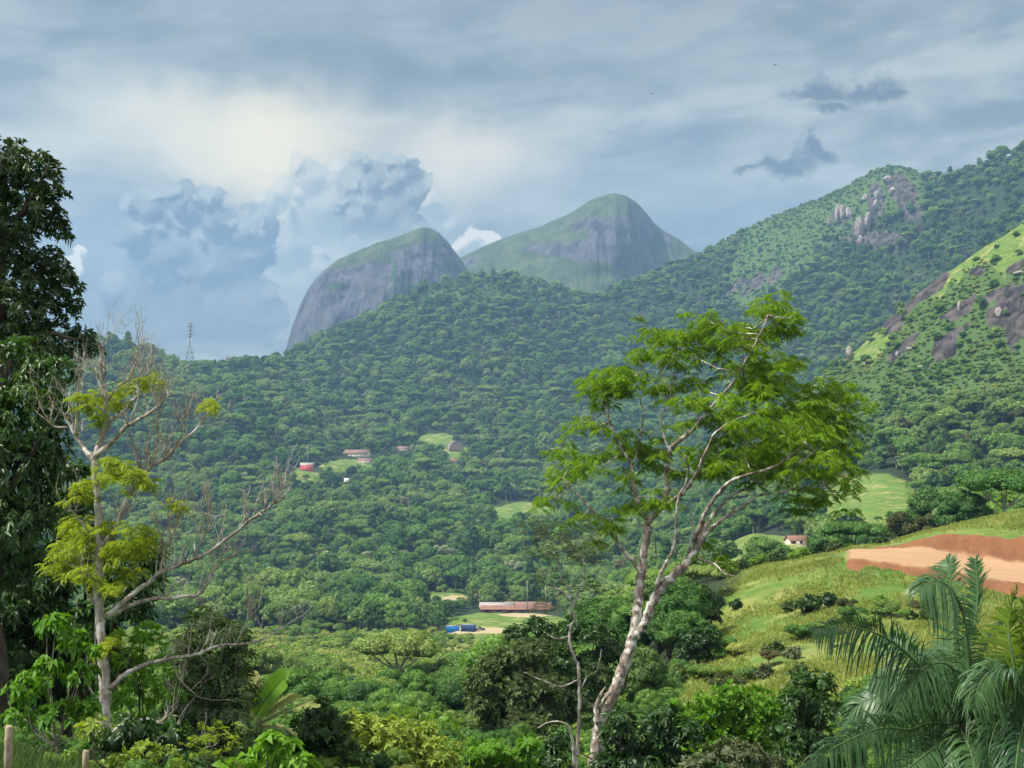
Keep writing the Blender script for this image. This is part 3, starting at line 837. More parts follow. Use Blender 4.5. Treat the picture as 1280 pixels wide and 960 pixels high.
#        key          crown kind  R    trunk H     leaf      bark     name, wording
KINDS = {
 'round':   ('round',    4.6, 3.0, 7.0, L_DARK, B_BROWN, 'broadleaf_tree', 'round dark green'),
 'full':    ('round',    5.6, 3.6, 7.6, L_MID, B_BROWN, 'broadleaf_tree', 'broad bushy mid green'),
 'umbrella':('umbrella', 6.4, 6.2, 3.4, L_MID, B_PALE, 'umbrella_tree', 'flat-topped spreading green'),
 'tall':    ('tall',     3.2, 5.0, 9.0, L_DARK, B_PALE, 'slender_tree', 'tall narrow dark green'),
 'pale':    ('round',    4.2, 2.6, 5.8, L_PALE, B_PALE, 'pale_tree', 'rounded pale yellow-green'),
 'silver':  ('open',     3.6, 5.0, 4.2, L_SILVER, B_PALE, 'silver_tree', 'open-crowned silvery grey'),
 'olive':   ('open',     5.0, 4.5, 5.2, L_OLIVE, B_PALE, 'olive_tree', 'loose brownish olive'),
 'shrub':   ('shrub',    2.1, 0.3, 2.4, L_SCRUB, B_BROWN, 'shrub', 'low light green'),
 'bush':    ('shrub',    2.4, 0.4, 3.0, L_MID, B_BROWN, 'bush', 'low dark green'),
}
PROTO = {}      # (key, lod, variant) -> (crown mesh, trunk mesh)
for _i, (_k, _q) in enumerate(KINDS.items()):
    small = _k in ('shrub', 'bush')
    for lod, (nc_, cd) in enumerate(((5200 if not small else 2600, 0.42 if not small else 0.26), (1500 if not small else 700, 0.95 if not small else 0.5))):
        if lod == 1 and _k in ('silver', 'olive'): nc_ = int(nc_ * 0.6)
        for var in range(2 if lod == 0 else 3):
            PROTO[_k, lod, var] = tree_meshes(100 * _i + 10 * lod + var, _q[0], _q[1], _q[2], _q[3], _q[4], _q[5], nc_, cd, 0.8 if _q[0] != 'open' else 0.62, 0.16 + 0.02 * _q[1])

# ---- where trees stand
def jitter_grid(r0, r1, cell, seed, amax=0.46):
    rng = np.random.default_rng(seed)
    xs = np.arange(-r1 * 0.47, r1 * 0.47, cell); ys = np.arange(r0 * 0.85, r1, cell)
    X, Y = np.meshgrid(xs, ys)
    X = X.ravel() + rng.uniform(-.45, .45, X.size) * cell; Y = Y.ravel() + rng.uniform(-.45, .45, X.size) * cell
    r = np.hypot(X, Y)
    k = (r >= r0) & (r < r1) & (np.abs(X) < Y * amax)
    return X[k], Y[k], rng
# horizon of the land in every column, to leave out what stands wholly behind a hill
_T = GZ / R_rows[None]
_Tmax = np.maximum.accumulate(np.where(R_rows[None] < 30, -9, _T), 1)
def seen(x, y, top):
    a = np.degrees(np.arctan2(x, y)); i = np.clip(np.searchsorted(az_cols, a), 0, len(az_cols) - 1)
    r = np.hypot(x, y); j = np.clip(np.searchsorted(R_rows, r * 0.97) - 1, 0, len(R_rows) - 1)
    return (top / r) > _Tmax[i, j] - 0.001
def lookup(X, Y):
    Z = ground(X, Y)
    return Z, masks(X, Y, Z)

# buildings that show between the trees: column range, base row, nearest row of the search
SPOT = {'pink': (383, 588, 20, 1100), 'longa': (446, 571, 34, 1200), 'longb': (456, 579, 24, 1200), 'low': (503, 563, 16, 1300), 'arch': (569, 563, 22, 1300), 'white': (433, 603, 8, 1100),
        'tiny': (568, 578, 10, 1200), 'sheda': (646, 765, 92, 520), 'conta': (566, 790.5, 17, 450), 'contb': (585.5, 789.5, 18, 450), 'truck': (600, 788, 12, 450), 'meadow': (998, 680, 30, 300)}
SPOT = {k: (v, hit(v[0], v[1], v[3])) for k, v in SPOT.items()}
# openings seen between the trees: columns, rows, and the distance of the open ground
OPEN = [(884, 1004, 670, 716, 470), (1050, 1140, 602, 668, 600), (310, 600, 772, 806, 330), (366, 402, 586, 601, 1500), (424, 474, 574, 588, 1500), (524, 562, 540, 553, 1800), (620, 690, 630, 645, 1250),
        (540, 584, 740, 751, 820), (612, 684, 766, 786, 560), (396, 420, 684, 694, 1000)]
def blocks(x, y, z, key, s):
    r = math.hypot(x, y); q = KINDS[key]; w = q[1] * s
    if r > 105:
        pxc, pyt = project(x, y, z + (q[2] + q[3]) * s); wp = w * F / r * .7
        for a, b_, t_, u_, rr in OPEN:
            if r < rr and a - wp < pxc < b_ + wp and pyt < u_ - 2 and (key not in ('shrub', 'bush') or rr < 250):
                if (x * 12.9898 + y * 78.233) % 1 > .12: return True
    for (hx, hy, hw, _), P in SPOT.values():
        rh = math.hypot(P.x, P.y)
        if math.hypot(x - P.x, y - P.y) < w + hw * rh / F * 0.55 + 2: return True
        if r < rh:
            px, py = project(x, y, z + (q[2] + q[3]) * s)
            if abs(px - hx) < hw * .5 + w * F / r * .7 and py < hy - 1 and r > 180: return True
    return False
trees = []   # x, y, z, key, scale
def sow(r0, r1, cell, seed, smul=1.0):
    X, Y, rng = jitter_grid(r0, r1, cell, seed)
    Z, M = lookup(X, Y)
    keep = seen(X, Y, Z + 14)
    X, Y, Z = X[keep], Y[keep], Z[keep]; M = {k: v[keep] for k, v in M.items()}
    u = rng.uniform(0, 1, len(X)); r = M['r']; px, py = M['px'], M['py']
    n = fbm(X / 160, Y / 160, 55, 3); n2 = fbm(X / 40, Y / 40, 77, 3)
    floor = (r > 190) & (r < 560) & (px < 780 + n * 60) & (r > 225 + n * 60)     # the open scrub of the valley bottom
    for i in range(len(X)):
        if M['road'][i] > .05 or M['earth'][i] > .1 or M['yard'][i] > .3: continue
        g_, rk, ht = M['grass'][i], M['rock'][i], M['heath'][i]
        if floor[i]:
            if M['yard'][i] > .1 or (r[i] > 470 and px[i] > 590): continue
            if r[i] > 370 and u[i] > .3: continue
            s = rng.uniform(.7, 1.5)
            if n2[i] > 0.3 and u[i] < .4: trees.append((X[i], Y[i], Z[i], 'pale' if u[i] < .22 else 'umbrella', rng.uniform(.36, .6)))
            elif u[i] < .75: trees.append((X[i], Y[i], Z[i], 'shrub' if u[i] < .66 else 'bush', s))
            continue
        if rk > .3 and u[i] > (0.12 if rk > .6 else 0.35): continue
        if g_ > .45:
            if r[i] > 830 and r[i] < 1250:
                if u[i] < (0.5 + 0.7 * n2[i] + (0.2 if py[i] > 380 else -0.22)): trees.append((X[i], Y[i], Z[i], *(('full', smul * rng.uniform(.3, .7)) if u[i] < .07 and py[i] > 380 else ('bush' if u[i] < .3 else 'shrub', smul * rng.uniform(.5, 1.5)))))
            elif u[i] < 0.02 and r[i] > 300: trees.append((X[i], Y[i], Z[i], 'bush', smul * rng.uniform(.5, 1.1)))
            continue
        if ht > .45 + .5 * (u[i] - .5):
            if u[i] < 0.8 - 0.6 * n2[i]: trees.append((X[i], Y[i], Z[i], 'bush', smul * rng.uniform(.6, 1.5)))
            continue
        if floor[i]:
            s = rng.uniform(.7, 1.5)
            if n2[i] > 0.28 and u[i] < .5: trees.append((X[i], Y[i], Z[i], 'pale' if u[i] < .25 else 'umbrella', rng.uniform(.4, .65)))
            else: trees.append((X[i], Y[i], Z[i], 'shrub' if u[i] < .86 else 'bush', s))
            continue
        if n2[i] < -.38 and u[i] < .6: continue          # small gaps
        v = (u[i] * 3.17 + n[i] * .25) % 1
        key = ('round' if v < .30 else 'full' if v < .56 else 'umbrella' if v < .71 else 'tall' if v < .76 else 'pale' if v < .90 else 'olive' if v < .95 else 'silver')
        if r[i] < 700 and px[i] < 800 and v > .2 and v < .34: key = 'pale'
        trees.append((X[i], Y[i], Z[i], key, smul * (0.46 + 1.1 * rng.random() ** 2.1)))
# the near right hillside and everything nearer than 95 m is planted by hand further down
sow(185, 330, 5.6, 1, 0.72)
sow(330, 560, 6.2, 2, 0.85)
sow(560, 900, 7.8, 3, 1.08)
sow(900, 1400, 9.2, 4, 1.2)
sow(1400, 2100, 10.6, 5, 1.36)
sow(2100, 3150, 11.8, 6, 1.42)
# shrubs of the valley bottom stand closer together
_X, _Y, _rng = jitter_grid(190, 560, 3.6, 8)
_Z, _M = lookup(_X, _Y)
_n = fbm(_X / 160, _Y / 160, 55, 3)
_k = seen(_X, _Y, _Z + 4) & (_M['px'] < 780 + _n * 60) & (_M['r'] > 235 + _n * 60) & (_M['yard'] < .1) & ((_M['r'] < 470) | (_M['px'] < 590))
for x_, y_, z_ in zip(_X[_k], _Y[_k], _Z[_k]):
    if _rng.random() < .42: trees.append((x_, y_, z_, 'shrub', _rng.uniform(.45, 1.0)))
for r0_, r1_, cell_, sd_ in ((1900, 3150, 7.0, 18), (830, 1250, 3.6, 19)):
    _X, _Y, _rng = jitter_grid(r0_, r1_, cell_, sd_)
    _k = _X > 0.12 * _Y if r0_ > 1000 else _X > .2 * _Y
    _X, _Y = _X[_k], _Y[_k]
    _Z, _M = lookup(_X, _Y)
    _n2 = fbm(_X / 40, _Y / 40, 78, 4)
    _m = _M['heath']
    _k = seen(_X, _Y, _Z + 3) & (_m > .3) & (_M['rock'] < .35 + .3 * _n2) & (_rng.random(len(_X)) < .8 + .75 * _n2)
    for x_, y_, z_ in zip(_X[_k], _Y[_k], _Z[_k]): trees.append((x_, y_, z_, 'bush' if _rng.random() < .22 else 'shrub', _rng.uniform(.5, 1.15) * (.8 if r0_ < 1000 else 1)))
# slope to the valley on the left and in the middle, 92 to 185 m
_X, _Y, _rng = jitter_grid(92, 185, 5.0, 9)
_Z, _M = lookup(_X, _Y)
for x_, y_, z_, p_, g_ in zip(_X, _Y, _Z, _M['px'], _M['grass']):
    if (g_ > .25 and p_ > 780) or p_ > 900: continue
    v = _rng.random()
    trees.append((x_, y_, z_, 'round' if v < .25 else 'full' if v < .5 else 'umbrella' if v < .7 else 'pale' if v < .8 else 'olive' if v < .85 else 'shrub', _rng.uniform(.8, 1.2) * (np.interp(p_, [560, 640, 760, 860], [.34, .6, .7, .4]) if v < .85 else .8)))
trees = [t for t in trees if not blocks(*t)]
trees = [t for t in trees if seen(np.array([t[0]]), np.array([t[1]]), np.array([t[2] + 10 * t[4]]))[0]]

# ---- the three hundred or so that show largest are things of their own, the rest are woods
def showing(t):
    return KINDS[t[3]][1] * t[4] / math.hypot(t[0], t[1])
inframe = [abs(project(t[0], t[1], t[2] + 3)[0] - 640) < 655 for t in trees]
cand = sorted([i for i in range(len(trees)) if inframe[i]], key=lambda i: -showing(trees[i]))
SINGLE = {}
_cnt = {}
for i in cand:
    nm = KINDS[trees[i][3]][6]
    if _cnt.get(nm, 0) < 110 and len(SINGLE) < 285: SINGLE[i] = 1; _cnt[nm] = _cnt.get(nm, 0) + 1
def region(t):
    px, py = project(t[0], t[1], t[2]); r = math.hypot(t[0], t[1])
    if r < 185:
        return 'on the slope below the bare tree' if px < 420 else 'on the slope left of the feathery tree' if px < 700 else 'on the slope beside the feathery tree'
    if px > 930: return 'at the foot of the slope on the right'
    if r < 330: return 'on the near side of the valley floor' if px < 640 else 'on the near valley floor behind the feathery tree'
    if r < 520: return 'on the valley floor below the blue containers' if px < 680 else 'on the valley floor behind the feathery crown'
    return 'in the wood around the tiled sheds'
LOD0 = {}
for i in SINGLE:
    x, y, z, key, s = trees[i]
    q = KINDS[key]; r = math.hypot(x, y); rg = random.Random(i)
    lod = 0 if r < 330 else 1
    cm, tm = PROTO[key, lod, rg.randrange(2 if lod == 0 else 3)]
    e = empty(q[6], (x, y, z), rg.uniform(0, 6.28)); e.scale = (s * rg.uniform(.9, 1.1), s * rg.uniform(.9, 1.1), s * rg.uniform(.85, 1.15))
    word = {'shrub': 'shrub', 'bush': 'bush'}.get(key, 'tree')
    lab = '%s %s %s' % (q[7], word, region(trees[i]))
    tag(e, lab, word, '%s %ss %s' % (q[7], word, region(trees[i])))
    for n_, me in (('crown', cm), ('trunk', tm)):
        o = bpy.data.objects.new(n_, me); COL.objects.link(o); o.parent = e
        if lod == 0: LOD0.setdefault(key, {}).setdefault(n_, o)

# ---- woods: one object each, instances of the trees
def gn_scatter(name, pts, protos, label, cat):
    """pts: rows of x, y, z, scale, rotation, proto index; protos: list of lists of mesh objects"""
    P = np.array(pts, float)
    me = bpy.data.meshes.new(name)
    me.vertices.add(len(P)); me.vertices.foreach_set('co', P[:, :3].astype(np.float32).ravel())
    sc = me.attributes.new('size', 'FLOAT_VECTOR', 'POINT')
    s = P[:, 3]; rr = np.random.default_rng(len(P))
    S3 = np.stack([s * rr.uniform(.88, 1.14, len(s)), s * rr.uniform(.88, 1.14, len(s)), s * rr.uniform(.82, 1.2, len(s))], 1)
    sc.data.foreach_set('vector', S3.astype(np.float32).ravel())
    ro = me.attributes.new('turn', 'FLOAT_VECTOR', 'POINT')
    R3 = np.stack([rr.normal(0, .06, len(s)), rr.normal(0, .06, len(s)), P[:, 4]], 1)
    ro.data.foreach_set('vector', R3.astype(np.float32).ravel())
    pk = me.attributes.new('which', 'INT', 'POINT'); pk.data.foreach_set('value', P[:, 5].astype(np.int32))
    o = bpy.data.objects.new(name, me); COL.objects.link(o)
    tag(o, label, cat, kind='stuff')
    t = bpy.data.node_groups.new(name, 'GeometryNodeTree')
    t.interface.new_socket('Geometry', in_out='INPUT', socket_type='NodeSocketGeometry')
    t.interface.new_socket('Geometry', in_out='OUTPUT', socket_type='NodeSocketGeometry')
    N = t.nodes.new; L = t.links.new
    gi, go = N('NodeGroupInput'), N('NodeGroupOutput')
    def named(n, ty):
        a = N('GeometryNodeInputNamedAttribute'); a.data_type = ty; a.inputs[0].default_value = n
        return [q for q in a.outputs if q.enabled and q.name == 'Attribute'][0]
    which, size, turn = named('which', 'INT'), named('size', 'FLOAT_VECTOR'), named('turn', 'FLOAT_VECTOR')
    jo = N('GeometryNodeJoinGeometry')
    m2p = N('GeometryNodeMeshToPoints'); L(gi.outputs[0], m2p.inputs[0])
    for i, objs in enumerate(protos):
        if not (P[:, 5] == i).any(): continue
        cmp_ = N('FunctionNodeCompare'); cmp_.data_type = 'INT'; cmp_.operation = 'EQUAL'
        ia, ib = [q for q in cmp_.inputs if q.enabled][:2]
        L(which, ia); ib.default_value = i
        j = N('GeometryNodeJoinGeometry')
        for ob in objs:
            oi = N('GeometryNodeObjectInfo'); oi.inputs['Object'].default_value = ob
            L(oi.outputs['Geometry'], j.inputs[0])
        ip = N('GeometryNodeInstanceOnPoints')
        L(m2p.outputs[0], ip.inputs['Points']); L(cmp_.outputs[0], ip.inputs['Selection']); L(j.outputs[0], ip.inputs['Instance'])
        L(turn, ip.inputs['Rotation']); L(size, ip.inputs['Scale'])
        L(ip.outputs[0], jo.inputs[0])
    L(jo.outputs[0], go.inputs[0])
    md = o.modifiers.new('wood', 'NODES'); md.node_group = t
    return o
# the woods borrow the meshes of trees that stand in the valley: plant one of each far model where a tree of its kind stands
keys = list(KINDS); slots = {}; proto_objs = []
_need = [(k, v) for k in keys for v in range(3)]
_rest = [i for i in range(len(trees)) if i not in SINGLE]
_taken = set()
_by = {}
for i in _rest:
    x, y, z, key, s = trees[i]
    if inframe[i]: _by.setdefault(key, []).append(i)
for k, v in _need:
    lst = sorted([i for i in _by.get(k, []) if i not in _taken], key=lambda i: -showing(trees[i]))
    i = lst[0] if lst else None
    if i is None: slots[k, v] = None; continue
    _taken.add(i)
    x, y, z, key, s = trees[i]; q = KINDS[k]
    word = {'shrub': 'shrub', 'bush': 'bush'}.get(k, 'tree')
    e = empty(q[6], (x, y, z), v * 2.1); e.scale = (s, s, s)
    tag(e, '%s %s %s' % (q[7], word, region(trees[i])), word, '%s %ss %s' % (q[7], word, region(trees[i])))
    cm, tm = PROTO[k, 1, v]
    ch = []
    for n_, me in (('crown', cm), ('trunk', tm)):
        o = bpy.data.objects.new(n_, me); COL.objects.link(o); o.parent = e; ch.append(o)
    slots[k, v] = len(proto_objs); proto_objs.append(ch)
zones = {'right': [], 'valley': [], 'far_right': [], 'far': [], 'scrub': [], 'heath': []}
_rg = np.random.default_rng(5)
for i in _rest:
    if i in _taken: continue
    x, y, z, key, s = trees[i]; r = math.hypot(x, y); px = 640 + F * x / y
    sl = slots.get((key, int(_rg.integers(3))))
    if sl is None: continue
    zn = ('scrub' if key in ('shrub', 'bush') and r < 700 else 'valley' if r < 900 and px < 930 else 'right' if r < 1250 and px > 860 else
          'valley' if r < 1250 else 'heath' if key == 'bush' else 'far_right' if px > 800 else 'far')
    zones[zn].append((x, y, z - 0.3, s, _rg.uniform(0, 6.28), sl))
WOODS = {'right': ('forest', 'mixed green forest and bushes on the steep near slope on the right', 'forest'),
         'valley': ('forest', 'rounded tree crowns of the wood filling the valley bottom', 'forest'),
         'far_right': ('forest', 'blue-green forest climbing the rocky peak on the right', 'forest'),
         'far': ('forest', 'blue-green forest covering the wide hill under the granite domes', 'forest'),
         'scrub': ('ground_cover', 'bright light green scrub spread over the valley floor', 'scrub'),
         'heath': ('ground_cover', 'low scrub on the bare upper flank of the right peak', 'scrub')}
for zn, pts in zones.items():
    if pts: gn_scatter(WOODS[zn][0], pts, proto_objs, WOODS[zn][1], WOODS[zn][2])
print('trees', len(trees), 'single', len(SINGLE), _cnt, {k: len(v) for k, v in zones.items()})
# ------------------------------------------------------------------ things near the camera
M_BARK_GREY = barkmat('bark_grey', (0.16, 0.135, 0.11), (0.40, 0.36, 0.30), 9.0, (0.52, 0.50, 0.46), 3.0)
M_BARK_LICHEN = barkmat('bark_lichen', (0.13, 0.095, 0.08), (0.33, 0.28, 0.235), 7.0, (0.56, 0.535, 0.48), 3.4)
M_BARK_DARK = barkmat('bark_dark', (0.035, 0.028, 0.022), (0.10, 0.08, 0.06), 6.0)
M_TWIG = barkmat('twig_bark', (0.20, 0.17, 0.13), (0.42, 0.37, 0.29), 12.0)
N_FEATHER = leafmat('feathery_leaves', (0.07, 0.165, 0.010), (0.235, 0.385, 0.025), None, trans=0.42, scale=0.5, spec=0.2)
N_YELLOW = leafmat('yellow_green_leaves', (0.14, 0.225, 0.015), (0.37, 0.46, 0.045), None, trans=0.4, scale=1.5)
N_BIGTREE = leafmat('dark_glossy_leaves', (0.012, 0.034, 0.009), (0.045, 0.095, 0.02), None, trans=0.25, rough=0.4, spec=0.45, scale=0.8)
N_LOWTREE = leafmat('hanging_leaves', (0.02, 0.06, 0.012), (0.07, 0.15, 0.03), None, trans=0.3, rough=0.4, spec=0.4, scale=0.8)
N_BRIGHT = leafmat('bright_green_leaves', (0.06, 0.17, 0.012), (0.16, 0.33, 0.03), None, trans=0.4, scale=1.2)
N_DEEP = leafmat('deep_green_leaves', (0.014, 0.05, 0.012), (0.055, 0.125, 0.024), None, trans=0.3, rough=0.42, spec=0.4, scale=1.0)
N_MANGO = leafmat('long_dark_leaves', (0.03, 0.075, 0.02), (0.12, 0.20, 0.06), None, trans=0.25, rough=0.38, spec=0.5, scale=1.2)
N_GOLD = leafmat('gold_green_leaves', (0.13, 0.22, 0.025), (0.34, 0.42, 0.075), None, trans=0.35, scale=1.5)
N_LIME = leafmat('lime_leaves', (0.12, 0.24, 0.03), (0.24, 0.38, 0.06), None, trans=0.4, scale=0.8)
N_OLIVE = leafmat('olive_leaves', (0.03, 0.06, 0.018), (0.10, 0.15, 0.04), None, trans=0.3, scale=0.8)
N_GREY = leafmat('grey_green_leaves', (0.05, 0.08, 0.04), (0.17, 0.20, 0.10), None, trans=0.3, scale=0.8)
N_PALM = leafmat('palm_leaflets', (0.024, 0.075, 0.026), (0.09, 0.175, 0.065), None, trans=0.2, rough=0.42, spec=0.35, scale=1.0, tcol=(1.1, 1.3, 0.4))
N_PALM_Y = leafmat('yellow_palm_leaflets', (0.08, 0.15, 0.012), (0.16, 0.25, 0.025), None, trans=0.35, rough=0.35, spec=0.5, scale=1.0)
M_RACHIS = plain('palm_rachis', (0.07, 0.12, 0.04), 0.2, 6)
N_BANANA = leafmat('banana_leaf', (0.09, 0.22, 0.02), (0.17, 0.33, 0.035), None, trans=0.45, rough=0.4, spec=0.4, scale=2.0)
N_BANANA_OLD = leafmat('worn_banana_leaf', (0.20, 0.24, 0.06), (0.36, 0.38, 0.15), None, trans=0.35, scale=3.0)

def px_branch(pts, D, dz0, dz1, pw=1.0):
    """pixel polyline to points, depth drifting from D+dz0 to D+dz1"""
    n = len(pts)
    return np.array([at(p[0], p[1], D + dz0 + (dz1 - dz0) * (i / max(1, n - 1)) ** pw) for i, p in enumerate(pts)])
def leafy(name, label, cat, D, lumps, style, leaf, group=None, bark=M_BARK_DARK, density=1.0, core=0.0, seed=1, trunk=None, foot=None, tr=0.05, squash=0.85, zmin=-0.5, parts=('crown', 'trunk')):
    """a leafy plant: whorls of real leaves on several lumps, with stems running down to the ground"""
    rng = np.random.default_rng(seed)
    C, Rr = [], []
    for l in lumps:
        r = l[2] * D / F
        dy = l[3] if len(l) > 3 else rng.uniform(-0.7, 0.7) * r
        C.append(at(l[0], l[1], D + dy)); Rr.append(r)
    C = np.array(C); Rr = np.array(Rr)
    kind, k, L, W, spread, droop = style
    base = C.mean(0)
    if foot is not None: bx, by = at(foot, 900, D)[:2]
    else: bx, by = base[0], D
    g0 = gz(bx, by); origin = np.array([bx, by, g0])
    mb = MB(); Ps, Ds = [], []
    for c, r in zip(C, Rr):
        n = max(8, int(density * 5.5 * (r / L) ** 2))
        d = sphere_dirs(rng, n, zmin)
        q = rng.uniform(0.45, 1.08, n) ** 0.7
        # uneven: push some outward as sprigs, leave some bare
        keep = rng.random(n) < 0.5 + 0.9 * vnoise(d[:, 0] * 2.2 + c[0], d[:, 1] * 2.2 + d[:, 2] * 1.7 + c[2], seed)
        Ps.append((c + d * (q * r)[:, None] * np.array([1, 1, squash]))[keep]); Ds.append(unit(d + np.array([0, 0, 0.35]) + rng.normal(0, .3, d.shape))[keep])
        if core > 0:
            v0, f0 = ico(2); mb.add(c + v0 * (1 + 0.2 * rng.normal(0, 1, (len(v0), 1))) * r * core * np.array([1, 1, squash]), None, f0)
    P = np.concatenate(Ps); Dd = np.concatenate(Ds)
    if kind == 'whorl': whorls(mb, rng, P, Dd, k, L, W, spread, droop)
    elif kind == 'spray': sprays(mb, rng, P, Dd, L, W, k, droop)
    root = empty(name, tuple(origin))
    tag(root, label, cat, group)
    mb.build(parts[0], leaf, root, offset=origin)
    tb = MB()
    if trunk is not None:
        for t_ in trunk:
            pts = px_branch(t_[0], D, t_[3] if len(t_) > 3 else 0, t_[4] if len(t_) > 4 else 0)
            tb.tube(pts, np.linspace(t_[1], t_[2], len(pts)), 8, sub=5, wob=t_[1] * 0.12, rng=rng)
    else:
        fork = origin + np.array([0, 0, max(0.3, (C[:, 2].min() - g0) * 0.5)])
        tb.tube([origin - np.array([0, 0, .4]), origin, fork], [tr * 1.3, tr, tr * .8], 7, sub=3)
        for c in C: tb.tube([fork, (fork + c) / 2 + rng.normal(0, .08, 3), c + (0, 0, 0.1)], [tr * .6, tr * .4, tr * .15], 5, sub=3)
    tb.build(parts[1], bark, root, smooth=True, offset=origin)
    return root
def sprays(mb, rng, P, D, L, W, pairs, droop):
    """fern-like leaves: a rib with pairs of narrow leaflets"""
    n = len(P)
    D = unit(D * np.array([1, 1, 0.45]) + rng.normal(0, 0.15, (n, 3)))
    N = unit(np.array([0, 0, 1.0]) + rng.normal(0, 0.28, (n, 3)))
    S = unit(np.cross(D, N))
    s = rng.uniform(0.65, 1.25, n)
    B, A, NN, LL = [], [], [], []
    for j in range(pairs):
        t = (j + 0.6) / pairs
        b = P + D * (L * s * t)[:, None] - np.array([0, 0, 1.0]) * (droop * L * s * t * t)[:, None]
        ll = L * 0.42 * math.sin(PI * (0.15 + 0.78 * t))
        for sg in (-1, 1):
            B.append(b); A.append(S * sg * 0.85 + D * 0.55 + rng.normal(0, .08, (n, 3))); NN.append(N); LL.append(ll * s)
    leaves(mb, np.concatenate(B), np.concatenate(A), np.concatenate(NN), np.concatenate(LL), np.concatenate(LL) * W, droop * 1.3, 0.1)

